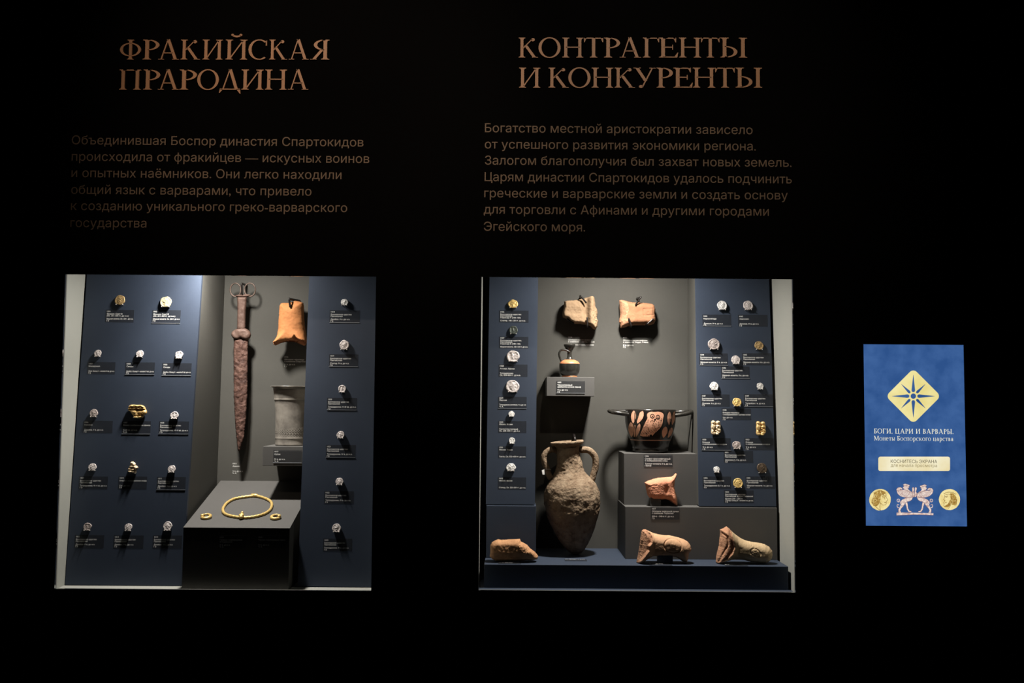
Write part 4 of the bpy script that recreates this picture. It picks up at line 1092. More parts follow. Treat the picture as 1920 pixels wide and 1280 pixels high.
for ex, ey in ((615, 216), (687, 226)):
    ringp = lambda r: q(7.111, C7, *[c for k in range(20) for c in (ex + r * math.cos(k * math.pi / 10), ey + r * math.sin(k * math.pi / 10))])
    paint(ringp(29), .0005, 0, 1.2); paint(ringp(18), .0007, 2, 1.2); paint(ringp(9), .0009, 0, 1.0)
for poly in ((636, 250, 664, 246, 654, 274, 640, 268), (628, 276, 648, 276, 640, 294), (590, 455, 615, 455, 620, 480, 586, 480), (560, 470, 580, 466, 580, 482), (622, 465, 640, 455, 640, 480)):
    paint(q(7.111, C7, *poly), .0005, 0, 1.2)
rnd = random.Random(4)
for k in range(110):
    x, y = rnd.uniform(480, 760), rnd.uniform(245, 470)
    pp = q(7.111, C7, x, y)[0]
    if inside(owl, *pp) and dist_to(owl, *pp) > 1.2 and not (570 < x < 720 and y < 262):
        paint(q(7.111, C7, *[c for a in range(7) for c in (x + 4.6 * math.cos(a * .9), y + 4.6 * math.sin(a * .9))]), .0005, 0, 1.5)
for k in range(9):
    x = 505 + k * 22; y = 400 - k * 4
    p = q(7.111, C7, x, y, x + 4, y, x - 24, y + 62, x - 29, y + 62)
    if all(inside(owl, *z) for z in p): paint(p, .0005, 0, 1.5)
mb.build('body', [M['glaze'], M['glaze_red'], M['glaze_red']], ct)
for pts in ([(1180, 773, .022), (1160, 773, .020), (1146, 772.5, .010), (1142.5, 772, -.004), (1148, 774, -.018), (1162, 776, -.024), (1182, 779, -.022)],
            [(1259, 774, .022), (1278, 773, .020), (1292, 772, .010), (1297, 772, -.004), (1291, 774, -.018), (1277, 777, -.024), (1257, 780, -.022)]):
    P = [Vector((ax + (x - axpx) * s, YC + d, cz(y))) for x, y, d in pts]
    MB().tube(smooth_path(P, 5), .0052, 12).build('handle', M['glaze_sheen'], ct)
P = [Vector((ax + (x - axpx) * s, YC + d, cz(y))) for x, y, d in ((1292, 769, .004), (1297.5, 774, -.004), (1298.5, 778, -.004), (1297.5, 812, -.004), (1297, 848, -.004))]
tag(MB().tube(smooth_path(P, 4), .0012, 8).build('support_rod', M['rod']), 'thin dark rod propping up the right handle of the owl cup', 'rod')

# ------------------------------------------------------------------ amphora
YA = .205; s = PX(YA)
top, tip = (1062.6, 828.4), (1080.8, 1036.3)
lean = math.atan2(tip[0] - top[0], tip[1] - top[1])
tipw = W(*tip, YA); tipw.z = BASE_Z
L_ = math.hypot(tip[0] - top[0], tip[1] - top[1])
am = [(.5, 6), (19, 4), (27, 1.0), (30.2, -1.4), (31, .6), (30.6, 3.2), (28.5, 5), (24.5, 6.2), (22.6, 9), (21.6, 14), (21.6, 20), (22.2, 30), (23.4, 40), (25.4, 50), (28.4, 57), (31.6, 62), (36.5, 67.5), (42.5, 74.5), (47.2, 81.5), (50.2, 89), (51.9, 97), (52.6, 106),
      (52.2, 115), (50.6, 125), (48, 135), (44.8, 145), (41, 155), (36.8, 165), (32, 175), (26.8, 185), (20.8, 195), (15, 202), (9.5, 206.5), (4, 208.4), (.4, 208.8)]
fine = []
for (r0, t0), (r1, t1) in zip(am, am[1:]):
    k = max(1, int((abs(t1 - t0) + abs(r1 - r0)) / 1.9))
    fine += [(r0 + (r1 - r0) * j / k, t0 + (t1 - t0) * j / k) for j in range(k)]
fine.append(am[-1])
def crust(a, z, r):
    tt = L_ - (z / s)
    if tt < 8 or r < .006: return .0006 * noise.noise(Vector((a * 4, z * 60, 0)))
    p = Vector((math.cos(a) * r, math.sin(a) * r, z))
    k = .9 + .9 * math.exp(-((tt - 118) / 26) ** 2) + .5 * math.exp(-((tt - 45) / 22) ** 2)
    q_ = noise.noise(p * 70) * .0010 + abs(noise.noise(p * Vector((1, 1, 1.6)).length * 60 + Vector((3, 1, 0)))) * -.0016 + noise.noise(p * 28) * .0014 + .0005 * noise.noise(p * 200)
    return q_ * k + (.0010 * (noise.noise(p * 45 + Vector((9, 9, 9))) > .18)) * k * .8
rot = Matrix.Translation(tipw) @ Matrix.Rotation(-lean, 4, 'Y')
at_ = thing('amphora', 'large encrusted two-handled pointed clay amphora leaning on the navy base', 'vessel', tipw)
MB().lathe([(r * s, (L_ - t_) * s) for r, t_ in fine], 110, None, (0, 0), crust).xform(rot).build('body', M['encrusted'], at_)
def amp_pt(px, py, d=0):
    return Vector((tipw.x + (px - tip[0]) * s, YA + d, BASE_Z + (tip[1] - py) * s))
hr = q(9.143, (1000, 810), 800, 305, 850, 300, 905, 300, 970, 325, 1030, 385, 1058, 460, 1062, 540, 1052, 620, 1030, 700, 1010, 775, 985, 840)
hl = q(9.143, (1000, 810), 400, 320, 340, 300, 280, 310, 215, 355, 180, 425, 185, 500, 212, 580, 235, 650, 258, 720, 300, 790)
for hh, rr in ((hr, 6.1), (hl, 5.6)):
    sm = smooth_path([amp_pt(*p) for p in hh], 5)
    MB().tube(sm, rr * s, 16, squash=1.15, bump=lambda i, k: 1 + .09 * noise.noise(Vector((i * .35, k * .6, rr)))).build('handle', M['encrusted'], at_)
P = [amp_pt(1030 + 6.6 * math.cos(a) - 4, 880.5 + 1.5 * math.sin(a), .0085 * math.sin(a)) for a in [k * math.pi / 9 for k in range(18)]]
tgm = MB().tube(P, .0006, 6, closed=True)
a_, b_ = amp_pt(1015.5, 881, -.009), amp_pt(1018.5, 889, -.010)
tgm.hexa([a_, a_ + Vector((.006, 0, .002)), b_ + Vector((.003, 0, 0)), b_ - Vector((.002, 0, 0))] + [p + Vector((0, .0006, 0)) for p in (a_, a_ + Vector((.006, 0, .002)), b_ + Vector((.003, 0, 0)), b_ - Vector((.002, 0, 0)))])
tgm.build('tie_tag', M['paper'], at_)['label'] = 'small white tag tied to the left handle'
P = [Vector((W(1077, 818, .30).x, YB, W(1077, 818, .25).z))] + [W(1077, 817, .262), W(1076, 815, .240), W(1077.5, 821, .222), W(1079.5, 830, .218)]
tag(MB().tube(smooth_path(P, 5), .0032, 10).build('mounting_hook', M['rod']), 'dark knobbed hook holding the mouth of the amphora', 'hook', 'dark metal hooks')

# ------------------------------------------------------------------ clay handles and fragments on steps
def rest(mb, z, gap=.0002):
    d = z + gap - min(v.z for v in mb.v)
    for v in mb.v: v.z += d
    return mb
C4 = (1190, 805); s4 = 4.129
# red handle fragment on the lower riser's ledge
YH = .164
red = q(s4, C4, 78, 393, 100, 382, 140, 368, 180, 358, 240, 354, 285, 350, 303, 338, 312, 326, 326, 322, 322, 345, 308, 390, 306, 430, 316, 470, 327, 505, 331, 545, 330, 576, 312, 572, 290, 552, 268, 534, 240, 524, 200, 527, 140, 527, 112, 512, 98, 490, 90, 455)
brk = q(s4, C4, 318, 320, 330, 318, 325, 350, 313, 395, 312, 440, 322, 475, 332, 505, 336, 590, 318, 575, 308, 470, 298, 420, 305, 370)
t = root('clay_fragment', 'red clay handle fragment on the ledge below the owl cup', 'pottery fragment', 1240, 930, YH)
crk = ridge_line(q(s4, C4, 82, 432, 110, 420, 140, 412, 165, 412), .9, -.0016)
inflate(resample(red, 1.4, .14, 21), YH, .020, .016, 12, 1.1, 21, .00025, 50, matfn=in_poly(brk),
        shape=lambda x, y, d: crk(x, y) - .004 * math.exp(-((x - 1248) / 4) ** 2 - ((y - 915) / 9) ** 2) + .003 * math.exp(-((x - 1262) / 4) ** 2) + .0006 * noise.noise(Vector((x * .6, y * .6, 0)))).build('body', [M['clay_red'], M['clay_break']], t)
a, b = W(1219.5, 931, YH - .006), W(1238.5, 931, YH - .006)
sb = MB().box(a.x, b.x, YH - .012, YH + .010, BOX_Z + .0001, W(1230, 931.5, YH - .006).z).build('stand_block', M['block_grey'])
tag(sb, 'tiny grey stand block under the red clay handle fragment', 'stand block')

# stamped handle, middle of the base
YM = .092
mid = q(s4, C4, 55, 765, 68, 756, 82, 755, 110, 768, 140, 782, 180, 793, 225, 800, 270, 802, 340, 818, 380, 832, 410, 850, 430, 876, 438, 908, 430, 926, 418, 938, 414, 975, 402, 1010, 372, 1003, 345, 985, 318, 970, 270, 963, 200, 962, 140, 962, 100, 978, 60, 1003, 30, 1011, 12, 1011, 18, 985, 27, 950, 36, 890, 42, 830)
brkm = q(s4, C4, 50, 770, 66, 752, 84, 753, 118, 778, 130, 812, 122, 850, 98, 870, 102, 900, 80, 930, 58, 965, 25, 1014, 5, 1014, 20, 950, 38, 860)
t = root('clay_fragment', 'pale clay handle with an oval stamp, at the middle of the navy base', 'pottery fragment', 1245, 1049, YM)
ov = oval_line(*q(s4, C4, 282, 872)[0], 16.2, 12.6, .85, -.0022, .15)
st = oval_line(*q(s4, C4, 280, 872)[0], 3.0, 3.4, 1.3, .0004)
inflate(resample(mid, 1.4, .16, 22), YM, .026, .020, 15, 1.05, 22, .00022, 45, matfn=in_poly(brkm),
        shape=lambda x, y, d: ov(x, y) + st(x, y) + (.0009 * noise.noise(Vector((x * .7, y * .7, 4))) if abs(x - 1258) < 5 and abs(y - 1016) < 5 else 0) + (.010 * min(1, max(0, (1225 - x) / 12)) if x < 1225 else 0) - (.008 * min(1, dist_to(brkm, x, y) / 3) if inside(brkm, x, y) else 0)).build('body', [M['clay_pale'], M['clay_break']], t)
a, b = W(1233, 1042, YM - .004), W(1260, 1042, YM - .004)
zz = W(1245, 1038.6, YM).z
sb = MB().box(a.x, b.x, YM - .016, YM + .008, BASE_Z + .0001, zz).build('stand_block', M['navy'])
tag(sb, 'small dark stand block under the oval-stamped pale clay handle', 'stand block')

# tan handle at the right of the base
tan = q(s4, C4, 660, 752, 690, 742, 710, 729, 728, 742, 746, 762, 772, 785, 800, 806, 830, 824, 860, 838, 905, 848, 960, 855, 1005, 866, 1040, 886, 1060, 912, 1064, 945, 1058, 975, 1036, 1000, 1005, 1012, 960, 1010, 900, 1002, 850, 990, 800, 984, 740, 985, 690, 997, 640, 1012, 628, 1005, 632, 965, 640, 925, 652, 880, 656, 830, 662, 790)
brkt = q(s4, C4, 655, 752, 712, 726, 735, 748, 738, 790, 752, 850, 758, 880, 740, 930, 705, 968, 628, 1016, 622, 1005, 640, 920, 655, 850)
t = root('clay_fragment', 'tan clay handle with a broken flared end, at the right of the navy base', 'pottery fragment', 1395, 1049, YM)
stm = oval_line(*q(s4, C4, 915, 920)[0], 9.6, 6.4, .9, -.0017, .5)
grooves = ridge_line(q(s4, C4, 668, 775, 700, 800, 705, 860, 665, 935, 640, 1000), 1.6, -.003)
inflate(resample(tan, 1.4, .16, 23), YM, .025, .020, 15, 1.05, 23, .00022, 45, matfn=in_poly(brkt),
        shape=lambda x, y, d: stm(x, y) + .0009 * noise.noise(Vector((x * .45, y * .45, 3))) * (abs(x - 1412) < 10) + (grooves(x, y) - .005 * min(1, dist_to(brkt, x, y) / 3) if inside(brkt, x, y) else 0) + .008 * max(0, min(1, (1380 - x) / 14))).build('body', [M['clay_tan'], M['clay_break']], t)

# brown fragment at the left of the base
C2 = (890, 805)
br = q(s4, C2, 120, 882, 135, 856, 158, 842, 178, 835, 205, 838, 350, 832, 358, 850, 380, 862, 405, 876, 430, 905, 455, 922, 480, 945, 492, 965, 486, 988, 450, 997, 400, 996, 350, 1002, 280, 1004, 220, 1005, 165, 1002, 135, 988, 118, 968, 122, 925)
stp = q(s4, C2, 340, 868, 385, 868, 420, 900, 440, 935, 420, 948, 370, 920, 345, 895)
t = root('clay_fragment', 'brown stamped clay fragment lying at the left end of the navy base', 'pottery fragment', 962, 1049, YM)
rim = ridge_line(stp + [stp[0]], 1.1, .0011)
inflate(resample(br, 1.6, .25, 24), YM, .024, .02, 9, 1.2, 24, .0006, 60,
        shape=lambda x, y, d: rim(x, y) + (.0022 * noise.noise(Vector((x * .7, y * .7, 0))) if inside(stp, x, y) else 0) - .006 * max(0, min(1, (y - 1030) / 8))).build('body', M['clay_brown'], t)

# every resting fragment settles on its step
for o in [o for o in COL.objects if o.name.split('.')[0] == 'clay_fragment' and o.type == 'EMPTY']:
    ch = [c for c in COL.objects if c.parent == o]
    z0 = min(v.co.z for c in ch for v in c.data.vertices) + o.matrix_world.translation.z
    y0 = o.matrix_world.translation.y
    for base, ya, yb in ((BASE_Z, .05, .135), (BOX_Z, .142, .18)):
        if ya < y0 < yb and abs(z0 - base) < .02: o.location.z += base + .0002 - z0

# ------------------------------------------------------------------ necklace and earrings on the sloped plinth
SL = Plane.__new__(Plane); SL.P0 = SLOPE_P; SL.n = SLOPE_N; SL.up = SLOPE_UP
def on_slope(px, py, h=0): return on_plane(px, py, SLOPE_P, SLOPE_N) + SLOPE_N * h
oN = on_slope(464, 952)
nk = thing('necklace', 'braided gold necklace with a small pendant on the sloped grey plinth', 'necklace', oN)
c5 = (340, 800)
loop = q(4.0, c5, 548, 527, 590, 533, 640, 550, 672, 572, 679, 600, 665, 632, 630, 658, 580, 676, 520, 687, 460, 690, 400, 683, 350, 672, 320, 655, 312, 630, 322, 605, 345, 578, 390, 552, 440, 540, 500, 531)
P = smooth_path([on_slope(x, y, .0034) for x, y in loop + [loop[0]]], 7)[:-1]
MB().tube(P, .0033, 12, closed=True, bump=lambda i, k: 1 + .14 * math.sin(i * 1.9 + k * math.pi / 3)).build('chain', M['gold_wire'], nk)
pd = MB(); c0 = on_slope(453, 972.5, .006)
for dx, dy, dz, r in ((0, 0, 0, .0062), (0, .004, .004, .0045), (0, -.004, -.001, .0045), (0, .006, .0085, .003), (-.003, -.001, .003, .003), (.003, -.001, .003, .003)):
    pd.ball(c0 + Vector((dx, dy, dz)), r, r, r, 12, 9)
pd.build('pendant', M['gold_wire'], nk)
cl = MB(); c0 = on_slope(477, 931.5, .004)
cl.tube([c0 + Vector((-.007, 0, .0005)), c0, c0 + Vector((.008, -.003, 0))], [.004, .0048, .004], 10)
cl.build('clasp', M['gold_wire'], nk)
for px, py, dr, lb in ((387, 970.5, 1, 'gold spiral earring left of the necklace on the grey plinth'), (517, 971.5, -1, 'gold spiral earring right of the necklace on the grey plinth')):
    o = on_slope(px, py); t = thing('earring', lb, 'earring', o, 'gold spiral earrings')
    u = Vector((1, 0, 0)); v = SLOPE_UP
    pts, rd = [], []
    for k in range(34):
        f_ = k / 33; a = dr * (f_ * 7.4) + (2.2 if dr > 0 else .9)
        r = .0102 - .0014 * f_
        pts.append(o + u * r * math.cos(a) + v * r * 1.05 * math.sin(a) + SLOPE_N * (.0032 + .0052 * max(0, f_ - .45)))
        rd.append(.0018 + .0020 * math.sin(min(1, f_ * 1.15) * math.pi) + (.0012 if f_ > .88 else 0))
    MB().tube(pts, rd, 10).build('hoop', M['gold_wire'], t)
    MB().ball(pts[-1], .0042, .0042, .0038, 10, 8).build('finial', M['gold_wire'], t)

# ------------------------------------------------------------------ remaining captions
Z3 = (0, 0, 1)
def flat_caption(px, py, w_, h_, Y, lines, label, edge=False, em=3.9, plate=True):
    caption(frame_mat(W(px, py, Y), (1, 0, 0), Z3), px, py, w_, h_, PX(Y), lines, label, edge, plate, em=em)
flat_caption(558, 678, 54, 24, YB - .0006, std_lines('1016', 'Обломок черепицы', 'с клеймом Спартока', 'IV в. до н.э.'), 'dim caption on the grey wall under the bright orange clay fragment', plate=False)
flat_caption(461, 878, 54, 24, YB - .0006, std_lines('1015', 'Акинак', None, 'V в. до н.э.', 'Ч. А.'), 'dim caption on the grey wall under the sword tip', plate=False)
flat_caption(539, 855, 53, 23, .168 - .0006, std_lines('1017', 'Кубок', None, 'IV в. до н.э.', 'Ч. А.'), 'caption plate on the front of the block under the beaker', True)
flat_caption(435, 1016, 50, 24, .026 - .0012, std_lines('1024', 'Гривна с навершиями', 'и подвеской', 'IV в. до н.э.', 'Ч. А.'), 'dark left caption on the shaded front of the sloped plinth')
flat_caption(509, 1016, 53, 24, .026 - .0012, std_lines('1025', 'Парные спиралевидные серьги', None, 'IV в. до н.э.', 'Ч. А.'), 'dark right caption on the shaded front of the sloped plinth')
flat_caption(1090, 640, 54, 22, YB - .0006, std_lines('1034', 'Обломок ручки амфоры', 'с клеймом Синопы. Глина', 'III в. до н.э. Глина, клеймо'), 'dim caption on the grey wall under the beige stamped fragment', plate=False)
flat_caption(1193, 641, 54, 22, YB - .0006, std_lines('1035', 'Обломок ручки амфоры', 'с клеймом. Родос. Глина', 'III в. до н.э.'), 'dim caption on the grey wall under the salmon square-stamped fragment', plate=False)
flat_caption(1070, 725, 54, 22.5, .205 - .0006, std_lines('1033', 'Чернолаковый', 'арибаллический лекиф', 'V в. до н.э.'), 'caption plate on the front of the block under the black jug', True)
flat_caption(1234, 863.5, 54, 23, .186 - .0006, std_lines('1036', 'Скифос краснофигурный', 'с изображением совы', 'Третья четверть V в. до н.э.', 'ПМКФ'), 'caption plate on the small riser box under the owl cup')
flat_caption(1247, 962, 53.5, 23, .142 - .0006, std_lines('1037', 'Обломок амфорной ручки', 'с клеймом. Гераклея', '350-е – 340-е гг. до н.э.'), 'caption plate on the large riser box below the red clay handle')
def lying_caption(px, py, Y, lines, label):
    o = W(px, py, Y); o.z = BASE_Z
    t = thing('caption_plate', label, 'caption', frame_mat(o, (1, 0, 0), (0, 1, 0)), 'exhibit caption plates')
    tx = MB()
    for i, l in enumerate(lines): text_line(tx, l, -.022, .008 - i * .007, .0062, .0013, maxw=.046)
    MB().box(-.024, .028, -.013, .014, .0001, .0008).build('plate', M['plate'], t, world=False)
    tx.build('lettering', M['caption'], t, world=False)
lying_caption(954, 1053, .066, ['1038  Клеймо на черепице', 'IV в. до н.э.'], 'caption lying on the navy base in front of the brown clay fragment')
lying_caption(1078, 1045.5, .115, ['1039  Амфора. V в. до н.э.'], 'caption lying on the navy base in front of the amphora tip')
lying_caption(1236, 1054, .062, ['1040  Ручка амфоры с клеймом', 'IV в. до н.э.'], 'caption lying on the navy base in front of the oval-stamped handle')
lying_caption(1378, 1054, .062, ['1041  Ручка амфоры с клеймом', 'III в. до н.э.'], 'caption lying on the navy base in front of the tan clay handle')

# ------------------------------------------------------------------ touch screen
SX0, SX1, SZ0, SZ1 = 0.79405, 1.01899, 1.32972, 1.7342
M['scr_blue'] = glowing('screen_blue', lin(62, 98, 154), 1.0, scale=26, col2=lin(46, 82, 138))
M['scr_gold'] = glowing('screen_gold', lin(242, 230, 164), 1.0, scale=24, col2=lin(232, 216, 138))
M['scr_button'] = glowing('screen_button', lin(246, 240, 210), 1.0, scale=14, col2=lin(230, 212, 156))
M['scr_text'] = glowing('screen_text', lin(248, 246, 222), 1.0)
M['scr_ink'] = glowing('screen_ink', lin(58, 48, 28), 1.0)
M['scr_ink_soft'] = glowing('screen_ink_soft', lin(140, 124, 80), 1.0)
M['scr_coin'] = glowing('screen_coin', lin(246, 230, 166), 1.0, scale=110, col2=lin(230, 206, 132))
M['scr_shade'] = glowing('screen_coin_shade', lin(128, 92, 34), 1.0)
M['scr_mid'] = glowing('screen_coin_tone', lin(192, 158, 84), 1.0, scale=200, col2=lin(150, 112, 50))
M['scr_rose'] = glowing('screen_rose', lin(240, 222, 210), 1.0, scale=190, col2=lin(196, 164, 156))
M['scr_rose_dark'] = glowing('screen_rose_dark', lin(112, 82, 92), 1.0)
M['scr_rose_light'] = glowing('screen_rose_light', lin(246, 234, 226), 1.0)
M['bezel'] = plain('black_bezel', (.004, .004, .004, 1), .5, 0, .2)
SY = -.0035
ts = thing('touch_screen', 'glowing blue touch screen on the black wall right of the amphora case', 'screen', ((SX0 + SX1) / 2, 0, SZ0))
MB().box(SX0 - .004, SX1 + .004, -.003, 0, SZ0 - .004, SZ1 + .004).build('bezel', M['bezel'], ts)
screen = MB().box(SX0, SX1, SY, -.0029, SZ0, SZ1).build('display', M['scr_blue'], ts)
def sw_(px, py): w_ = W(px, py, SY); return (w_.x, w_.z)
class Art:
    def __init__(self): self.mb = MB()
    def fill(self, pts, lay, mat=0):
        self.mb.prism([sw_(*p) for p in pts], -.00005, .00005, mat, to=lambda x, y, z: (x, SY - .00012 * lay - z, y)); return self
    def stroke(self, pts, w_, lay, mat=0):
        n = len(pts)
        for k in range(n - 1):
            (ax_, ay), (bx, by) = pts[k], pts[k + 1]
            L = math.hypot(bx - ax_, by - ay) or 1; nx, ny = -(by - ay) / L * w_ / 2, (bx - ax_) / L * w_ / 2
            self.fill([(ax_ + nx, ay + ny), (bx + nx, by + ny), (bx - nx, by - ny), (ax_ - nx, ay - ny)], lay, mat)
        return self
    def done(self, name, mats): return self.mb.build(name, mats, screen)
def circ(cx, cy, r, n=28, w_=0, seed=0):
    rn = random.Random(seed)
    return [(cx + r * (1 + rn.uniform(-w_, w_)) * math.cos(2 * math.pi * k / n), cy + r * (1 + rn.uniform(-w_, w_)) * math.sin(2 * math.pi * k / n)) for k in range(n)]
# rounded diamond with an eight-ray star
cx, cy = 1712.4, 742.4
dia = []
for k in range(4):
    a = math.pi / 2 * k; ux, uy = math.cos(a), math.sin(a)
    c_ = (cx + ux * 39.0, cy + uy * 39.0)
    for j in range(7):
        b = a - math.pi / 4 + math.pi / 2 * j / 6
        dia.append((c_[0] + 9.0 * math.cos(b), c_[1] + 9.0 * math.sin(b)))
Art().fill(dia, 1).done('emblem', M['scr_gold'])
A = Art(); A.fill(circ(cx, cy, 5.0), 2)
for k in range(8):
    a = math.pi / 4 * k; r0, r1, hw = (7.6, 40, 3.3) if k % 2 == 0 else (8.4, 32, 2.5)
    ux, uy = math.cos(a), math.sin(a); P2 = lambda r, o_: (cx + ux * r - uy * o_, cy + uy * r + ux * o_)
    A.fill([P2(r0, -hw * .45), P2(r0 + 1.6, -hw * .9), P2(r0 + 4, -hw), P2(r1, -.15), P2(r1, .15), P2(r0 + 4, hw), P2(r0 + 1.6, hw * .9), P2(r0, hw * .45)], 2)
A.done('emblem_star', M['scr_blue'])
mb = MB()
to_s = lambda x, y, z: (x, SY - .00012 - z, y)
def scr_serif(mb, text, xa, xb, yb, yt):
    t_ = MB(); a_, b_, c_ = sw_(xa, yb), sw_(xb, yb), sw_(xa, yt)
    serif_run(t_, text, a_[0], b_[0], a_[1], c_[1] - a_[1], 0, .0001, .07)
    mb.add([to_s(v.x, v.y, v.z) for v in t_.v], t_.f, 0)
scr_serif(mb, 'БОГИ, ЦАРИ И ВАРВАРЫ.', 1638.5, 1788, 812.2, 803.2)
mb.build('headline', M['scr_text'], screen)
mb = MB(); scr_serif(mb, 'Монеты Боспорского царства', 1638.5, 1787.5, 825.4, 816.8)
mb.build('subtitle', M['scr_text'], screen)
def rrect(x0, y0, x1, y1, r):
    out = []
    for cx_, cy_, a0 in ((x1 - r, y1 - r, 0), (x0 + r, y1 - r, 90), (x0 + r, y0 + r, 180), (x1 - r, y0 + r, 270)):
        out += [(cx_ + r * math.cos(math.radians(a0 + j * 15)), cy_ + r * math.sin(math.radians(a0 + j * 15))) for j in range(7)]
    return out
Art().fill(rrect(1646.8, 855.8, 1781.2, 882.8, 4), 1).done('button', M['scr_button'])
def scr_sans(body, xa, xb, yb, em, name, mat):
    t_ = MB(); a_, b_ = sw_(xa, yb), sw_(xb, yb)
    text_line(t_, body, a_[0], a_[1], em * PX(0), width=b_[0] - a_[0], res=2)
    m_ = MB(); m_.add([(v.x, SY - .0003, v.y) for v in t_.v], t_.f, 0)
    m_.build(name, mat, screen)
scr_sans('КОСНИТЕСЬ ЭКРАНА', 1670, 1757, 867.4, 8.4, 'button_lettering', M['scr_ink'])
scr_sans('для начала просмотра', 1670, 1757, 874.8, 8.2, 'button_lettering', M['scr_ink_soft'])
# coin pictures
K = 9.6; O9 = (1615, 890); g9 = lambda *v: q(K, O9, *v)
A = Art(); A.fill(circ(1650, 936.5, 20.2, 30, .018, 3), 1, 0)
hair = g9(215, 390, 225, 330, 270, 290, 330, 275, 400, 290, 440, 315, 430, 340, 380, 350, 350, 380, 345, 430, 330, 480, 320, 520, 280, 560, 220, 560, 180, 500, 190, 440)
A.fill(hair, 2, 2)
rn = random.Random(8)
for k in range(46):
    x, y = rn.uniform(185, 430), rn.uniform(285, 570)
    if inside(hair, *g9(x, y)[0]):
        r = rn.uniform(9, 19); a0 = rn.uniform(0, 6)
        A.stroke(g9(*[c for j in range(6) for c in (x + r * math.cos(a0 + j * .8), y + r * math.sin(a0 + j * .8))]), rn.choice((.5, .7)), 3, rn.choice((0, 1, 0, 1)))
for pl_, w_ in (((438, 330, 446, 368, 440, 392, 478, 452, 470, 464, 446, 470, 452, 488, 440, 498, 452, 512, 436, 540, 385, 546, 345, 505, 330, 480), .7), ((368, 388, 400, 376, 438, 384), .9), ((380, 402, 412, 400), .8), ((415, 400, 422, 440), .6), ((412, 494, 450, 494), .9), ((345, 505, 330, 570, 345, 640), .7), ((250, 560, 300, 610, 345, 640), .8)):
    A.stroke(g9(*pl_), w_, 3, 1)
A.done('coin_picture', [M['scr_coin'], M['scr_shade'], M['scr_mid']])
A = Art(); A.fill(circ(1780.2, 936.2, 19.8, 30, .012, 5), 1, 0)
hair = g9(1600, 330, 1650, 330, 1700, 380, 1725, 450, 1720, 520, 1680, 550, 1630, 540, 1640, 470, 1610, 440, 1600, 380)
beard = g9(1480, 560, 1520, 548, 1560, 520, 1590, 460, 1610, 440, 1635, 480, 1610, 550, 1560, 580, 1500, 580)
A.fill(hair, 2, 2); A.fill(beard, 2, 2)
for k in range(40):
    x, y = rn.uniform(1480, 1725), rn.uniform(330, 580)
    if inside(hair, *g9(x, y)[0]) or inside(beard, *g9(x, y)[0]):
        a0 = rn.uniform(.5, 1.6); r = rn.uniform(10, 22)
        A.stroke(g9(x, y, x + r * math.cos(a0) * .5, y + r * math.sin(a0), x + r * math.cos(a0 + .8), y + r * 1.4 * math.sin(a0)), .6, 3, rn.choice((0, 1, 1)))
for pl_, w_ in (((1480, 345, 1520, 320, 1580, 308, 1650, 318, 1700, 350), .8), ((1495, 362, 1560, 345, 1630, 352), .6), ((1495, 362, 1500, 395, 1480, 445, 1505, 456, 1495, 475, 1480, 500, 1490, 520, 1478, 560), .7), ((1505, 392, 1560, 380), .9), ((1515, 410, 1545, 405), .7), ((1505, 500, 1540, 490), .7), ((1565, 605, 1600, 560), .6)):
    A.stroke(g9(*pl_), w_, 3, 1)
A.done('coin_picture', [M['scr_coin'], M['scr_shade'], M['scr_mid']])
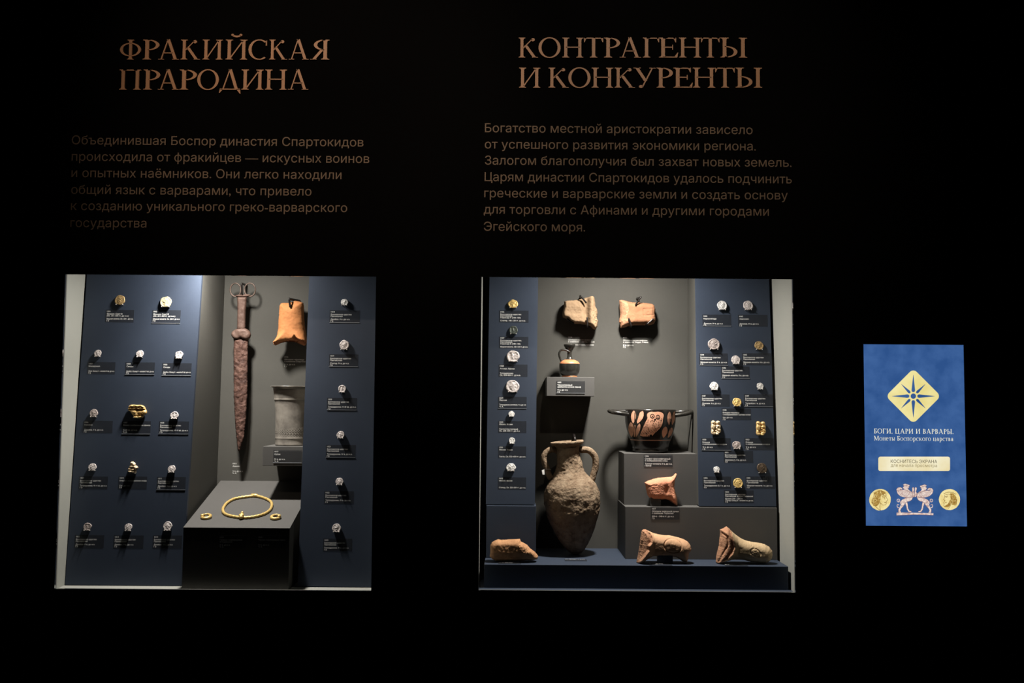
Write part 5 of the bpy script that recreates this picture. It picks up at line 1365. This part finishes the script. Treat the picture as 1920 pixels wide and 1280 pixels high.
# two winged griffins on a bar
def griffin(A, f):
    G = lambda *v: [f(v[i], v[i + 1]) for i in range(0, len(v), 2)]
    wing = (640, 305, 630, 262, 655, 228, 705, 220, 738, 244, 735, 262, 700, 255, 690, 268, 770, 268, 840, 288, 905, 312, 930, 335, 925, 398, 860, 412, 770, 404, 705, 384, 655, 345)
    body = (930, 395, 905, 450, 862, 475, 822, 482, 792, 500, 770, 545, 725, 560, 698, 520, 700, 480, 735, 445, 790, 418, 860, 400)
    leg_b = (725, 500, 700, 560, 665, 620, 668, 680, 722, 682, 700, 645, 712, 610, 765, 552, 790, 510)
    leg_f = (785, 500, 808, 570, 818, 620, 850, 668, 905, 668, 895, 650, 865, 648, 842, 605, 836, 545, 825, 490)
    head = (748, 175, 785, 157, 828, 170, 868, 182, 872, 200, 848, 210, 862, 222, 850, 235, 838, 236, 852, 270, 915, 312, 900, 335, 830, 290, 770, 262, 742, 222, 770, 205)
    for pl_ in (wing, body, leg_b, leg_f, head):
        A.fill(G(*pl_), 2, 0); A.stroke(G(*(pl_ + pl_[:2])), .45, 3, 1)
    for k in range(7):
        A.stroke(G(655 + k * 34, 275 + k * 6, 690 + k * 32, 330 + k * 6, 730 + k * 28, 385 + k * 2), .45, 3, 1)
    for k in range(4):
        A.stroke(G(680, 292 + k * 22, 790, 306 + k * 22, 900, 330 + k * 18), .35, 4, 2)
    A.stroke(G(760, 196, 800, 190, 840, 200), .5, 4, 1); A.stroke(G(790, 240, 840, 262), .5, 4, 2)
    A.stroke(G(720, 520, 690, 590, 680, 650), .5, 4, 2); A.stroke(G(812, 520, 830, 590, 860, 650), .5, 4, 2); A.stroke(G(800, 440, 870, 430), .6, 4, 2)
    A.stroke(G(690, 480, 660, 488, 640, 465, 648, 440, 675, 435, 690, 452, 680, 470, 664, 466), 1.2, 2, 0)
    A.stroke(G(680, 545, 652, 530, 640, 555, 655, 590, 680, 585), 1.2, 2, 0)
A = Art()
griffin(A, lambda x, y: g9(x, y)[0])
griffin(A, lambda x, y: g9(1925 - x, y + 14 if y < 330 else y)[0])
for pl_ in ((915, 330, 912, 235, 925, 222, 945, 225, 950, 260, 940, 300, 955, 345, 950, 395, 935, 405), (962, 240, 970, 220, 992, 225, 998, 245, 985, 300, 1005, 345, 985, 395, 955, 400, 955, 330)):
    A.fill(g9(*pl_), 3, 0); A.stroke(g9(*(pl_ + pl_[:2])), .45, 4, 1)
A.fill(g9(633, 680, 700, 676, 850, 680, 1000, 682, 1200, 688, 1297, 690, 1295, 726, 1150, 720, 960, 716, 800, 722, 633, 728), 2, 0)
A.stroke(g9(633, 728, 800, 722, 960, 716, 1150, 720, 1295, 726), .6, 3, 1)
A.done('griffin_picture', [M['scr_rose'], M['scr_rose_dark'], M['scr_rose_light']])
